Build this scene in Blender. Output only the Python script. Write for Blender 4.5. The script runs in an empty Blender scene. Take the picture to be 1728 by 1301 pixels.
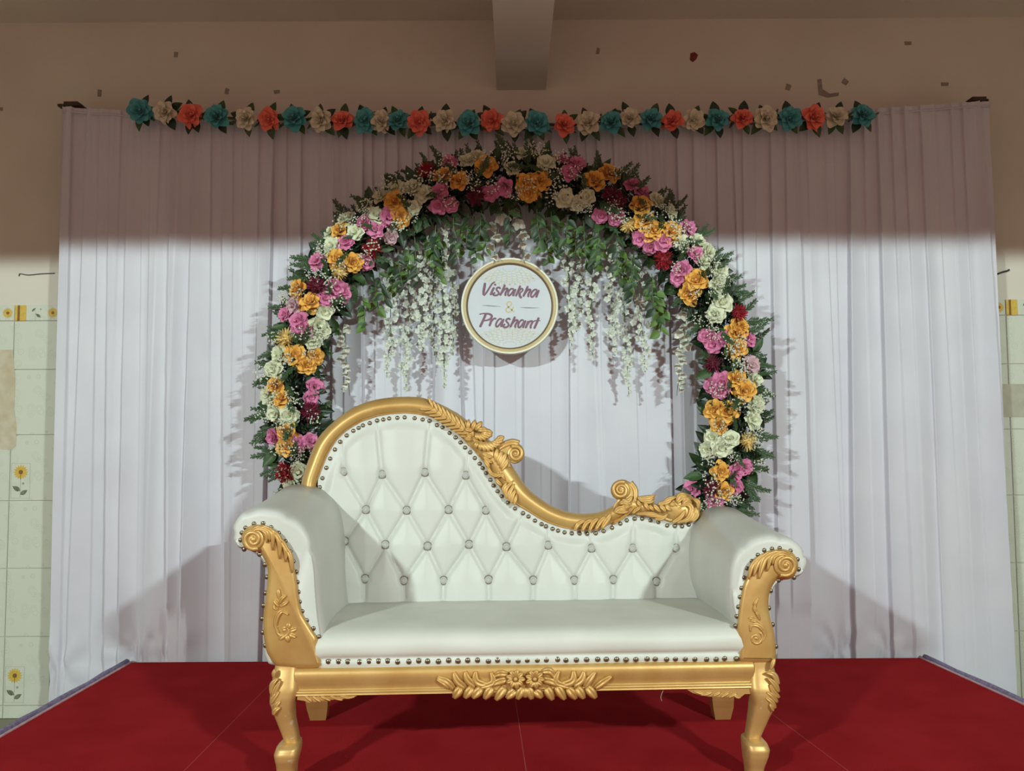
import bpy, math, random
import numpy as np
from mathutils import Vector, Matrix, Euler

# ------------------------------------------------------------------ camera, world, lights
F = 1350.0                      # focal length in pixels of the 1728 x 1301 frame
CX, CY = 864.0, 650.5
CAMZ = 1.098
PITCH = math.atan(0.058)
ROLL = math.radians(0.33)
scene = bpy.context.scene
COL = scene.collection
cR0 = Vector((1, 0, 0)); cF = Vector((0, math.cos(PITCH), math.sin(PITCH))); cU0 = Vector((0, -math.sin(PITCH), math.cos(PITCH)))
cR = cR0 * math.cos(ROLL) - cU0 * math.sin(ROLL)
cU = cU0 * math.cos(ROLL) + cR0 * math.sin(ROLL)
CAM = Vector((0, 0, CAMZ))
cd = bpy.data.cameras.new('camera'); cam = bpy.data.objects.new('camera', cd); COL.objects.link(cam)
cd.sensor_fit = 'HORIZONTAL'; cd.sensor_width = 36.0; cd.lens = F / 1728.0 * 36.0; cd.clip_start = 0.02
M = Matrix((cR, cU, -cF)).transposed().to_4x4(); M.translation = CAM
cam.matrix_world = M
scene.camera = cam

vs = scene.view_settings
vs.view_transform = 'Standard'; vs.look = 'None'; vs.gamma = 1.0; vs.use_curve_mapping = False
vs.exposure = 0.0

w = bpy.data.worlds.new('hall_ambient'); scene.world = w; w.use_nodes = True
bg = w.node_tree.nodes['Background']
bg.inputs[0].default_value = (1.0, 0.49, 0.39, 1); bg.inputs[1].default_value = 0.66

def lamp(name, loc, target, sx, sy, power, color):
    d = bpy.data.lights.new(name, 'AREA'); d.shape = 'RECTANGLE'; d.size = sx; d.size_y = sy
    d.energy = power; d.color = color; d.spread = math.radians(115)
    o = bpy.data.objects.new(name, d); COL.objects.link(o)
    o.location = loc
    o.rotation_euler = (Vector(target) - Vector(loc)).to_track_quat('-Z', 'Y').to_euler()
    return o
LC = (0.81, 1.0, 0.94)
lamp('hall_lamp_left_offscreen', (-3.55, -2.95, 3.27), (0.2, 3.6, 1.2), 0.34, 0.03, 116, LC)
lamp('hall_lamp_right_offscreen', (3.45, -2.95, 3.27), (-0.2, 3.6, 1.2), 0.34, 0.03, 116, LC)

# ------------------------------------------------------------------ pixel helpers (a pixel gives a direction only)
def ray(x, y):
    return cF + cR * ((x - CX) / F) + cU * ((CY - y) / F)
def PX(x, y, Y):                # hits the vertical plane at depth Y
    d = ray(x, y); return CAM + d * (Y / d.y)
def PZ(x, y, z):                # hits the horizontal plane at height z
    d = ray(x, y); return CAM + d * ((z - CAMZ) / d.z)

SROT = math.radians(2.3)
S0 = Vector((0.035, 2.572, 0.0))
SR = Matrix.Rotation(SROT, 3, 'Z')
SRI = SR.transposed()
CAMS = SRI @ (CAM - S0)
def PS(x, y, v):                # sofa frame: hits the plane at sofa depth v
    d = SRI @ ray(x, y); return CAMS + d * ((v - CAMS.y) / d.y)
def backv(z): return 0.505 + 0.13 * (z - 0.44)
def PB(x, y, h=0.0):            # sofa frame: hits the leaning backrest plane, h in front of it
    v = 0.52
    for _ in range(8):
        p = PS(x, y, v); v = backv(p.z) - h
    return PS(x, y, v)

# ------------------------------------------------------------------ mesh builder
class MB:
    def __init__(s): s.v = []; s.f = []; s.m = []
    def add(s, vs, fs, mat=0):
        b = len(s.v); s.v.extend([tuple(p) for p in vs])
        for f in fs: s.f.append(tuple(b + i for i in f)); s.m.append(mat)
        return b
    def box(s, c0, c1, mat=0):
        (x0, y0, z0), (x1, y1, z1) = c0, c1
        s.add([(x0,y0,z0),(x1,y0,z0),(x1,y1,z0),(x0,y1,z0),(x0,y0,z1),(x1,y0,z1),(x1,y1,z1),(x0,y1,z1)],
              [(0,3,2,1),(4,5,6,7),(0,1,5,4),(1,2,6,5),(2,3,7,6),(3,0,4,7)], mat)
    def loft(s, rings, mat=0, closed=True, cap0=True, cap1=True):
        n = len(rings[0]); b = len(s.v)
        for r in rings: s.v.extend([tuple(p) for p in r])
        for i in range(len(rings) - 1):
            for j in range(n if closed else n - 1):
                k = (j + 1) % n
                s.f.append((b+i*n+j, b+i*n+k, b+(i+1)*n+k, b+(i+1)*n+j)); s.m.append(mat)
        if cap0: s.f.append(tuple(b + j for j in range(n))[::-1]); s.m.append(mat)
        if cap1: s.f.append(tuple(b + (len(rings)-1)*n + j for j in range(n))); s.m.append(mat)
    def tube(s, path, rad, n=8, mat=0, closed=False, flat=1.0):
        P = [Vector(p) for p in path]; N = len(P)
        R = rad if hasattr(rad, '__len__') else [rad] * N
        rings = []; up = None
        for i in range(N):
            a = P[(i-1) % N] if (closed or i > 0) else P[i]
            c = P[(i+1) % N] if (closed or i < N-1) else P[i]
            t = (c - a)
            if t.length < 1e-9: t = Vector((0,0,1))
            t.normalize()
            if up is None:
                up = Vector((0,1,0)) if abs(t.y) < 0.9 else Vector((1,0,0))
            e = up - t * up.dot(t)
            if e.length < 1e-6: e = t.orthogonal()
            e.normalize(); up = e
            g = t.cross(e)
            rings.append([P[i] + e*(R[i]*flat*math.cos(2*math.pi*k/n)) + g*(R[i]*math.sin(2*math.pi*k/n)) for k in range(n)])
        if closed: rings.append(rings[0])
        s.loft(rings, mat, True, not closed, not closed)
    def sphere(s, c, r, nu=10, nv=6, mat=0, sc=(1,1,1)):
        rings = []
        for i in range(1, nv):
            a = math.pi * i / nv
            rings.append([(c[0]+r*sc[0]*math.sin(a)*math.cos(2*math.pi*k/nu), c[1]+r*sc[1]*math.sin(a)*math.sin(2*math.pi*k/nu), c[2]+r*sc[2]*math.cos(a)) for k in range(nu)])
        b = len(s.v); s.loft(rings, mat, True, False, False)
        t = len(s.v); s.v.append((c[0],c[1],c[2]+r*sc[2])); u = len(s.v); s.v.append((c[0],c[1],c[2]-r*sc[2]))
        for k in range(nu):
            s.f.append((t, b+k, b+(k+1)%nu)); s.m.append(mat)
            e = b+(nv-2)*nu
            s.f.append((u, e+(k+1)%nu, e+k)); s.m.append(mat)
    def grid(s, P, mat=0):
        r = len(P); c = len(P[0]); b = len(s.v)
        for row in P: s.v.extend([tuple(p) for p in row])
        for i in range(r-1):
            for j in range(c-1):
                s.f.append((b+i*c+j, b+i*c+j+1, b+(i+1)*c+j+1, b+(i+1)*c+j)); s.m.append(mat)
    def mesh(s, name, mats, smooth=True):
        me = bpy.data.meshes.new(name); me.from_pydata(s.v, [], s.f)
        mats = mats if isinstance(mats, (list, tuple)) else [mats]
        for m in mats: me.materials.append(m)
        if len(mats) > 1: me.polygons.foreach_set('material_index', s.m)
        if smooth:
            me.polygons.foreach_set('use_smooth', [True]*len(me.polygons))
        me.update()
        return me
    def build(s, name, mats, parent=None, smooth=True, fix=True, sharp=None):
        me = s.mesh(name, mats, smooth)
        if fix:
            import bmesh
            bm = bmesh.new(); bm.from_mesh(me); bmesh.ops.recalc_face_normals(bm, faces=bm.faces); bm.to_mesh(me); bm.free()
        if sharp is not None: me.set_sharp_from_angle(angle=math.radians(sharp))
        return link(name, me, parent)

def link(name, me, parent=None):
    o = bpy.data.objects.new(name, me); COL.objects.link(o)
    if parent is not None: o.parent = parent
    return o
def empty(name, loc=(0,0,0), rz=0):
    o = bpy.data.objects.new(name, None); COL.objects.link(o); o.location = loc; o.rotation_euler = (0,0,rz)
    o.empty_display_size = 0.1
    return o
def inst(name, me, parent, loc, rot=(0,0,0), sc=1.0):
    o = link(name, me, parent); o.location = loc
    if isinstance(rot, Matrix): o.rotation_euler = rot.to_euler()
    else: o.rotation_euler = rot
    o.scale = (sc, sc, sc) if not hasattr(sc, '__len__') else sc
    return o
def tag(o, label=None, cat=None, group=None, kind=None):
    if label: o['label'] = label
    if cat: o['category'] = cat
    if group: o['group'] = group
    if kind: o['kind'] = kind
    return o
def catmull(P, n=8, closed=False):
    P = [Vector(p) for p in P]; out = []; N = len(P)
    for i in range(N if closed else N-1):
        p0 = P[(i-1) % N] if closed or i > 0 else P[0]*2-P[1]
        p1 = P[i]; p2 = P[(i+1) % N]
        p3 = P[(i+2) % N] if closed or i < N-2 else P[-1]*2-P[-2]
        for k in range(n):
            t = k/n
            out.append(0.5*((2*p1)+(p2-p0)*t+(2*p0-5*p1+4*p2-p3)*t*t+(3*p1-p0-3*p2+p3)*t**3))
    if not closed: out.append(P[-1])
    return out
def look_rot(n, spin=0.0):      # rotation that turns local +Z to n, after a spin about Z
    return n.to_track_quat('Z', 'Y').to_matrix() @ Matrix.Rotation(spin, 3, 'Z')

# ------------------------------------------------------------------ materials
def mat(name, col, rough=0.6, metal=0.0, col2=None, nscale=8.0, bump=0.0, bscale=60.0, sheen=0.0, spec=0.5, detail=3.0, coord='Object', lo=0.35, hi=0.65, trans=0.0, aniso=None):
    m = bpy.data.materials.new(name); m.use_nodes = True
    nt = m.node_tree; b = nt.nodes['Principled BSDF']
    b.inputs['Base Color'].default_value = (*col, 1); b.inputs['Roughness'].default_value = rough
    b.inputs['Metallic'].default_value = metal; b.inputs['Specular IOR Level'].default_value = spec
    if sheen: b.inputs['Sheen Weight'].default_value = sheen; b.inputs['Sheen Roughness'].default_value = 0.4
    tc = nt.nodes.new('ShaderNodeTexCoord')
    if col2 is not None:
        n = nt.nodes.new('ShaderNodeTexNoise'); n.inputs['Scale'].default_value = nscale; n.inputs['Detail'].default_value = detail
        r = nt.nodes.new('ShaderNodeValToRGB')
        r.color_ramp.elements[0].position = lo; r.color_ramp.elements[0].color = (*col, 1)
        r.color_ramp.elements[1].position = hi; r.color_ramp.elements[1].color = (*col2, 1)
        nt.links.new(tc.outputs[coord], n.inputs['Vector']); nt.links.new(n.outputs['Fac'], r.inputs['Fac'])
        nt.links.new(r.outputs['Color'], b.inputs['Base Color'])
    if bump:
        n2 = nt.nodes.new('ShaderNodeTexNoise'); n2.inputs['Scale'].default_value = bscale; n2.inputs['Detail'].default_value = 4
        bp = nt.nodes.new('ShaderNodeBump'); bp.inputs['Strength'].default_value = bump; bp.inputs['Distance'].default_value = 0.004
        nt.links.new(tc.outputs[coord], n2.inputs['Vector']); nt.links.new(n2.outputs['Fac'], bp.inputs['Height'])
        nt.links.new(bp.outputs['Normal'], b.inputs['Normal'])
    return m
MT = {}
MT['plaster'] = mat('plaster', (0.68,0.63,0.55), 0.85, col2=(0.73,0.68,0.60), nscale=2.2, bump=0.15, bscale=30)
MT['side_plaster'] = MT['plaster']
MT['ceiling'] = mat('ceiling_paint', (0.70,0.63,0.56), 0.9, col2=(0.75,0.68,0.61), nscale=1.5)
MT['beam'] = mat('beam_paint', (0.70,0.63,0.56), 0.9, col2=(0.75,0.68,0.61), nscale=2)
MT['floor'] = mat('floor_stone', (0.20,0.19,0.13), 0.5, col2=(0.27,0.26,0.19), nscale=6)
MT['grout'] = mat('grout', (0.42,0.43,0.37), 0.9)
MT['curtain'] = mat('satin_cloth', (0.60,0.585,0.66), 0.52, col2=(0.64,0.63,0.70), nscale=3.0, sheen=0.25, bump=0.05, bscale=400)
MT['curtain_hem'] = mat('satin_hem', (0.56,0.54,0.62), 0.6, sheen=0.2, col2=(0.6,0.58,0.66))
MT['carpet'] = mat('red_carpet', (0.29,0.013,0.017), 1.0, col2=(0.34,0.017,0.022), nscale=4.0, bump=0.4, bscale=500, spec=0.03)
MT['carpet_base'] = mat('carpet_backing', (0.48,0.10,0.10), 0.95, col2=(0.42,0.06,0.06), nscale=9)
MT['stage'] = mat('stage_board', (0.22,0.14,0.08), 0.8, col2=(0.28,0.19,0.11), nscale=10)
MT['edge_white'] = mat('edge_tape', (0.58,0.42,0.44), 0.8, col2=(0.50,0.30,0.33), nscale=30)
MT['edge_purple'] = mat('edge_cloth', (0.17,0.14,0.24), 0.9, col2=(0.28,0.23,0.36), nscale=60)
MT['leather'] = mat('white_leatherette', (0.57,0.57,0.535), 0.45, col2=(0.60,0.60,0.57), nscale=5.0, bump=0.04, bscale=220, spec=0.4)
MT['leather_seat'] = mat('worn_leatherette', (0.60,0.60,0.545), 0.5, col2=(0.67,0.665,0.62), nscale=4.0, bump=0.05, bscale=160)
MT['pleat'] = mat('pleat_leatherette', (0.57,0.57,0.535), 0.45, col2=(0.60,0.60,0.57), nscale=5.0)
MT['gold'] = mat('gold_paint', (0.63,0.40,0.145), 0.42, 0.42, col2=(0.55,0.32,0.10), nscale=9, bump=0.10, bscale=45)
MT['gold_lt'] = mat('gold_paint_carving', (0.63,0.40,0.145), 0.42, 0.42, col2=(0.55,0.32,0.10), nscale=9)
MT['gold_leg'] = mat('worn_gold_paint', (0.63,0.40,0.145), 0.42, 0.42, col2=(0.72,0.56,0.42), nscale=38, lo=0.685, hi=0.70, bump=0.1, bscale=45)
MT['nail'] = mat('antique_nail', (0.20,0.17,0.12), 0.32, 0.85, col2=(0.27,0.23,0.17))
MT['crystal'] = mat('crystal_button', (0.66,0.68,0.66), 0.12, 0.25, col2=(0.42,0.44,0.42), nscale=150, spec=0.9)
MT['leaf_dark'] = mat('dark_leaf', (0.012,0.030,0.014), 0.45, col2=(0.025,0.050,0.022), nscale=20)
MT['leaf_mid'] = mat('mid_leaf', (0.030,0.075,0.022), 0.5, col2=(0.05,0.10,0.03), nscale=20)
MT['leaf_bright'] = mat('bright_leaf', (0.065,0.145,0.025), 0.5, col2=(0.13,0.22,0.05), nscale=25)
MT['fern'] = mat('fern_needles', (0.022,0.055,0.020), 0.6, col2=(0.05,0.095,0.03), nscale=30)
MT['breath'] = mat('baby_breath', (0.84,0.85,0.76), 0.7, col2=(0.74,0.77,0.62), nscale=90)
MT['iron'] = mat('black_iron', (0.02,0.02,0.022), 0.5, 0.6, col2=(0.04,0.04,0.04))
MT['stem'] = mat('green_stem', (0.06,0.12,0.04), 0.6, col2=(0.09,0.15,0.05))
MT['wood'] = mat('dark_wood', (0.055,0.030,0.018), 0.7, col2=(0.09,0.05,0.03), nscale=40)
MT['twine'] = mat('twine', (0.5,0.45,0.36), 0.9, col2=(0.4,0.35,0.27))
FC = {'yellow':((0.86,0.50,0.11),(0.80,0.39,0.06)), 'white':((0.74,0.76,0.58),(0.66,0.68,0.47)), 'pink':((0.74,0.24,0.44),(0.60,0.16,0.32)),
      'red':((0.42,0.008,0.022),(0.32,0.006,0.018)), 'dark':((0.22,0.008,0.045),(0.15,0.006,0.03)), 'cream':((0.75,0.58,0.22),(0.70,0.46,0.14)),
      'palepink':((0.62,0.42,0.46),(0.55,0.33,0.38)), 'teal':((0.11,0.45,0.47),(0.07,0.34,0.37)), 'ivory':((0.80,0.75,0.60),(0.70,0.64,0.47)),
      'coral':((0.95,0.25,0.17),(0.88,0.18,0.12)), 'wisteria':((0.66,0.68,0.62),(0.56,0.60,0.52)), 'bell':((0.80,0.80,0.74),(0.72,0.74,0.64))}
for k, (a, b) in FC.items(): MT['f_'+k] = mat('petal_'+k, a, 0.65, col2=b, nscale=35, sheen=0.15)

# tiles: glossy pale green glaze with a faint ring print
def tile_mat():
    m = mat('glazed_tile', (0.63,0.67,0.57), 0.16)
    nt = m.node_tree; b = nt.nodes['Principled BSDF']; tc = nt.nodes['Texture Coordinate']
    vo = nt.nodes.new('ShaderNodeTexVoronoi'); vo.inputs['Scale'].default_value = 17; vo.inputs['Randomness'].default_value = 0.9
    mu = nt.nodes.new('ShaderNodeMath'); mu.operation = 'MULTIPLY'; mu.inputs[1].default_value = 55
    si = nt.nodes.new('ShaderNodeMath'); si.operation = 'SINE'
    lt = nt.nodes.new('ShaderNodeMath'); lt.operation = 'LESS_THAN'; lt.inputs[1].default_value = 0.42
    m2 = nt.nodes.new('ShaderNodeMath'); m2.operation = 'MULTIPLY'
    r = nt.nodes.new('ShaderNodeValToRGB'); r.color_ramp.elements[0].position = 0.2; r.color_ramp.elements[0].color = (0.645,0.665,0.575,1)
    r.color_ramp.elements[1].position = 0.9; r.color_ramp.elements[1].color = (0.57,0.60,0.50,1)
    nt.links.new(tc.outputs['Object'], vo.inputs['Vector']); nt.links.new(vo.outputs['Distance'], mu.inputs[0]); nt.links.new(mu.outputs[0], si.inputs[0])
    nt.links.new(vo.outputs['Distance'], lt.inputs[0]); nt.links.new(si.outputs[0], m2.inputs[0]); nt.links.new(lt.outputs[0], m2.inputs[1])
    nt.links.new(m2.outputs[0], r.inputs['Fac']); nt.links.new(r.outputs['Color'], b.inputs['Base Color'])
    return m
MT['tile'] = tile_mat()
MT['p_yellow'] = mat('print_yellow', (0.62,0.40,0.06), 0.25, col2=(0.70,0.48,0.10), nscale=80)
MT['p_brown'] = mat('print_brown', (0.20,0.09,0.02), 0.3, col2=(0.26,0.12,0.03), nscale=80)
MT['p_leaf'] = mat('print_leaf', (0.10,0.11,0.06), 0.3, col2=(0.22,0.24,0.16), nscale=60)
MT['p_line'] = mat('print_line', (0.30,0.32,0.26), 0.3, col2=(0.34,0.36,0.30))
MT['stain'] = mat('glue_stain', (0.52,0.43,0.29), 0.8, col2=(0.60,0.56,0.44), nscale=14)
MT['tape'] = mat('old_tape', (0.26,0.22,0.18), 0.6, col2=(0.34,0.29,0.24), nscale=60)
MT['tape_clear'] = mat('brown_tape', (0.50,0.48,0.38), 0.2, col2=(0.44,0.42,0.33), nscale=20)
MT['red_scrap'] = mat('red_scrap', (0.16,0.02,0.012), 0.6, col2=(0.22,0.03,0.02), nscale=60)
MT['wire'] = mat('black_wire', (0.03,0.025,0.02), 0.6, col2=(0.05,0.04,0.03))

# ------------------------------------------------------------------ the room
YW = 4.16                      # back wall
FLOOR = PX(40, 1212, YW).z     # hall floor below the stage
CEIL = PX(864, 34, YW).z
RW = 4.4
def struct(name, mb, m, label, smooth=False):
    o = mb.build(name, m, None, smooth); tag(o, label, None, None, 'structure'); return o
b = MB(); b.box((-RW, YW, FLOOR-0.1), (RW, YW+0.15, CEIL+0.1)); wall_back = struct('wall_back', b, MT['plaster'], 'beige plaster wall behind the curtain')
b = MB(); b.box((-RW-0.15, -3.6, FLOOR-0.1), (-RW, YW+0.15, CEIL+0.1)); struct('wall_left', b, MT['side_plaster'], 'plaster side wall of the hall')
b = MB(); b.box((RW, -3.6, FLOOR-0.1), (RW+0.15, YW+0.15, CEIL+0.1)); struct('wall_right', b, MT['side_plaster'], 'plaster side wall of the hall')
b = MB(); b.box((-RW, -3.6, CEIL), (RW, YW+0.0, CEIL+0.12)); struct('ceiling', b, MT['ceiling'], 'dim brownish painted ceiling')
b = MB(); b.box((-RW, -3.6, FLOOR-0.12), (RW, YW, FLOOR)); struct('floor', b, MT['floor'], 'dull greenish hall floor beside the stage')
BZ = PX(878, 152, YW).z
bx0, bx1 = PX(838, 152, YW).x, PX(921, 152, YW).x
b = MB(); b.box((bx0, -3.6, BZ), (bx1, YW, CEIL)); struct('trim_1', b, MT['beam'], 'pinkish concrete ceiling beam running to the wall')
b = MB(); b.box((-RW, -0.958, BZ), (bx0, -0.718, CEIL)); b.box((bx1, -0.958, BZ), (RW, -0.718, CEIL)); struct('trim_2', b, MT['beam'], 'concrete cross beam under the ceiling')

# tiles on the back wall: each one its own piece
TW = 0.2355; TX0 = PX(20, 729, YW).x
rowz = [PX(40, y, YW).z for y in (515, 542, 624, 734, 845, 959, 1074, 1190, 1212)]
tile_meshes = {}
def tile_mesh(h):
    k = round(h, 4)
    if k not in tile_meshes:
        b = MB(); g = 0.0018; t = 0.008; e = 0.002
        hw, hh = TW/2-g, h/2-g
        ring0 = [(-hw,0,-hh),(hw,0,-hh),(hw,0,hh),(-hw,0,hh)]
        ring1 = [(x,-t+e,z) for x,_,z in ring0]
        ring2 = [(math.copysign(hw-e,x),-t,math.copysign(hh-e,z)) for x,_,z in ring0]
        b.loft([ring0, ring1, ring2]); me = b.mesh('wall_tile', MT['tile'], False)
        tile_meshes[k] = me
    return tile_meshes[k]
def disc_pts(cx, cz, r, n=10, r2=None):
    return [(cx+(r if (i%2==0 or r2 is None) else r2)*math.cos(2*math.pi*i/n), cz+(r if (i%2==0 or r2 is None) else r2)*math.sin(2*math.pi*i/n)) for i in range(n)]
def flat(b, pts, y, m): b.add([(x, y, z) for x, z in pts], [tuple(range(len(pts)))], m)
def leafpts(x0, z0, x1, z1, wd):
    dx, dz = x1-x0, z1-z0; out = []
    for t in (0,.25,.5,.75,1,.75,.5,.25):
        sgn = 1 if len(out) < 5 else -1
        hw = wd*math.sin(math.pi*t**0.8)*sgn
        L = math.hypot(dx, dz)
        out.append((x0+dx*t-dz/L*hw, z0+dz*t+dx/L*hw))
    return out
def sunflower(b, cx, cz, r, y):
    for i in range(16):
        a = 2*math.pi*i/16
        flat(b, leafpts(cx+0.25*r*math.cos(a), cz+0.25*r*math.sin(a), cx+r*math.cos(a), cz+r*math.sin(a), r*0.16), y - (0.0001 if i % 2 else 0), 0)
    flat(b, disc_pts(cx, cz, r*0.30, 12), y-0.0003, 1)
PM = [MT['p_yellow'], MT['p_brown'], MT['p_leaf'], MT['p_line']]
def border_print():
    b = MB(); y = -0.0085; hh = (rowz[0]-rowz[1])/2*0.96/0.9455; x0 = -0.2491/2
    flat(b, [(x0+0.002,-hh),(x0+0.066,-hh),(x0+0.066,hh),(x0+0.002,hh)], y, 0)
    flat(b, [(x0+0.017,-hh),(x0+0.030,-hh),(x0+0.030,hh),(x0+0.017,hh)], y-0.0003, 1)
    flat(b, leafpts(x0+0.095, 0.008, x0+0.118, 0.028, 0.006), y, 2)
    flat(b, leafpts(x0+0.146, -0.025, x0+0.116, -0.004, 0.008), y, 2)
    flat(b, [(x0+0.1155,-hh),(x0+0.117,-hh),(x0+0.117,0.012),(x0+0.1155,0.012)], y, 3)
    flat(b, disc_pts(x0+0.145, 0.02, 0.005, 10), y, 3)
    sunflower(b, x0+0.212, 0.0, 0.030, y)
    return b.mesh('tile_print', PM, False)
def flower_print():
    b = MB(); y = -0.0085
    x0, x1, z0, z1 = -0.115, -0.012, -0.165, 0.025
    for (a0, a1, c0, c1) in ((x0,x1,z0,z0+.0014),(x0,x1,z1-.0014,z1),(x0,x0+.0014,z0,z1),(x1-.0014,x1,z0,z1)):
        flat(b, [(a0,c0),(a1,c0),(a1,c1),(a0,c1)], y, 3)
    xm = (x0+x1)/2
    flat(b, [(xm-.001,z0+.005),(xm+.0012,z0+.005),(xm+.001,z1-.06),(xm-.001,z1-.06)], y, 3)
    sunflower(b, xm, z1-0.048, 0.041, y)
    flat(b, leafpts(xm, z0+0.04, xm-0.044, z0+0.066, 0.013), y, 2)
    flat(b, leafpts(xm, z0+0.02, xm+0.040, z0+0.044, 0.012), y, 2)
    flat(b, disc_pts(xm+0.015, z0+0.08, 0.007, 10), y, 3)
    return b.mesh('tile_print', PM, False)
BP = border_print(); FP = flower_print()
c0 = int(math.floor((-RW - TX0)/TW)) + 1
cols = [c for c in range(c0, c0+40) if TX0+c*TW > -RW and TX0+(c+1)*TW < RW]
for r in range(8):
    zt, zb = rowz[r], rowz[r+1]
    for c in cols:
        xc = TX0+(c+0.5)*TW
        t = inst('wall_tile', tile_mesh(zt-zb), wall_back, (xc, YW, (zt+zb)/2))
        if r == 0: inst('tile_print', BP, t, (0,-.0005,0), sc=0.9455)
        if r in (3, 6) and (c % 3 == 0): inst('tile_print', FP, t, (0,-.0005,0), sc=0.9455)

# marks and scraps on the wall
def wall_patch(name, pts, m, label, cat, t=0.0012, group=None, off=0.0):
    p = [PX(x, y, YW-off) for x, y in pts]; b = MB()
    b.loft([[(q.x, YW-off, q.z) for q in p], [(q.x, YW-off-t, q.z) for q in p]])
    o = b.build(name, m, None, False); tag(o, label, cat, group); return o
def quad(cx, cy, w_, h_, a=0):
    ca, sa = math.cos(a), math.sin(a)
    return [(cx+x*ca-y*sa, cy+x*sa+y*ca) for x, y in ((-w_,-h_),(w_*1.05,-h_*.9),(w_*.95,h_),(-w_*.9,h_*1.05))]
for (cx, cy, w_, h_, a) in ((297,92,3.5,4.5,.1),(168,157,3.5,6,.05),(383,154,3.5,5,.2),(467,155,5,3,-.1),(1009,86,3,5.5,.2),(1532,73,6,3,0),(1594,142,6.5,3,0),(1330,147,4.5,5,.3),(1426,138,5,4.5,.6),(2,184,3,3,0)):
    wall_patch('tape_scrap', quad(cx,cy,w_,h_,a), MT['tape'], 'small grey scrap of old tape left on upper plaster wall', 'tape scrap', group='tape scraps on the upper wall')
wall_patch('red_paper_scrap', [(1165,90),(1172,88),(1178,93),(1175,100),(1169,105),(1164,101)], MT['red_scrap'], 'dark red torn paper scrap stuck on upper plaster wall', 'paper scrap', 0.002)
wall_patch('wall_smudge', [(1379,134),(1386,133),(1388,150),(1400,158),(1416,156),(1415,162),(1396,165),(1381,160)], MT['tape'], 'faint grey L-shaped smudge on plaster above the garland', 'smudge', 0.0006)
wall_patch('glue_stain', [(-20,590),(22,590),(26,640),(24,690),(28,720),(27,752),(20,759),(-20,757)], MT['stain'], 'tan glue stain on wall tiles left of curtain', 'stain', 0.001, off=0.0085)
wall_patch('tape_strip', [(1690,648),(1760,648),(1760,704),(1690,704)], MT['tape_clear'], 'shiny brownish strip of tape over the wall tiles', 'tape strip', 0.001, off=0.0085)
def wire(name, pts, m, r, label, cat, Y):
    b = MB(); b.tube(catmull([PX(x, y, Y) for x, y in pts], 6), r, 6); o = b.build(name, m); tag(o, label, cat); return o
wire('wire_hook', [(32,466),(34,462),(48,464),(70,462),(92,461)], MT['wire'], 0.0022, 'thin black wire nailed to plaster above sunflower border tiles', 'wire', YW-0.004)
wire('wire_stub', [(1684,462),(1692,459),(1700,457),(1703,455)], MT['wire'], 0.005, 'short twisted black wire stub on plaster beside curtain', 'wire', YW-0.006)

# ------------------------------------------------------------------ stage with red carpet strips
SYB = 3.925
stage = empty('stage', (0, SYB, 0))
tag(stage, 'low stage covered with red carpet strips', 'stage')
def G(x, y): return PZ(x, y, 0.0)
def gx(p, q, Y): t = (Y-p.y)/(q.y-p.y); return p.x+(q.x-p.x)*t
Lp, Lq = G(240,1108), G(0,1245); Rp, Rq = G(1530,1100), G(1728,1190)
YF0 = 1.2
lx = lambda Y: gx(Lp, Lq, Y); rx = lambda Y: gx(Rp, Rq, Y)*1.0
def rel(p): return (p[0], p[1]-SYB, p[2])
def prism(b, poly, z0, z1, mat_=0):
    b.loft([[rel((x,y,z0)) for x,y in poly], [rel((x,y,z1)) for x,y in poly]], mat_)
b = MB(); prism(b, [(lx(YF0),YF0),(rx(YF0),YF0),(rx(SYB),SYB),(lx(SYB),SYB)], FLOOR, -0.012); b.build('platform', MT['stage'], stage, False)
b = MB(); prism(b, [(lx(YF0)+.006,YF0),(rx(YF0)-.006,YF0),(rx(SYB)-.006,SYB),(lx(SYB)+.006,SYB)], -0.012, -0.0004); b.build('carpet_backing', MT['carpet_base'], stage, False)
seams = [((460,1150),(310,1301)), ((868,1170),(888,1301)), ((1290,1195),(1432,1301))]
bounds = [lx]
for (p, q) in seams:
    a, c = G(*p), G(*q); bounds.append(lambda Y, a=a, c=c: gx(a, c, Y))
bounds.append(rx)
for i in range(4):
    g0 = 0.0013
    poly = [(bounds[i](YF0)+g0,YF0),(bounds[i+1](YF0)-g0,YF0)]
    n = 10
    for k in range(n+1):
        Y = YF0+(SYB-YF0)*k/n; poly.append((bounds[i+1](Y)-g0, Y)) if k else None
    for k in range(n, 0, -1):
        Y = YF0+(SYB-YF0)*k/n; poly.append((bounds[i](Y)+g0, Y))
    b = MB(); prism(b, poly, -0.0028, 0.0); b.build('carpet_strip', MT['carpet'], stage, False)
random.seed(3)
for s, fx in ((-1, lx), (1, rx)):
    b = MB(); p1 = []; p2 = []
    for k in range(25):
        Y = YF0+(SYB-YF0)*k/24
        p1.append(rel((fx(Y)+s*0.004, Y, 0.001))); p2.append(rel((fx(Y)+s*0.024, Y, 0.000+random.uniform(-.003,.003))))
    b.tube(p1, 0.0055, 6); b.build('edge_tape', MT['edge_white'], stage)
    b = MB(); b.tube(p2, [0.016+random.uniform(-.003,.003) for _ in p2], 7, flat=0.8); b.build('edge_cloth', MT['edge_purple'], stage)

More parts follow.
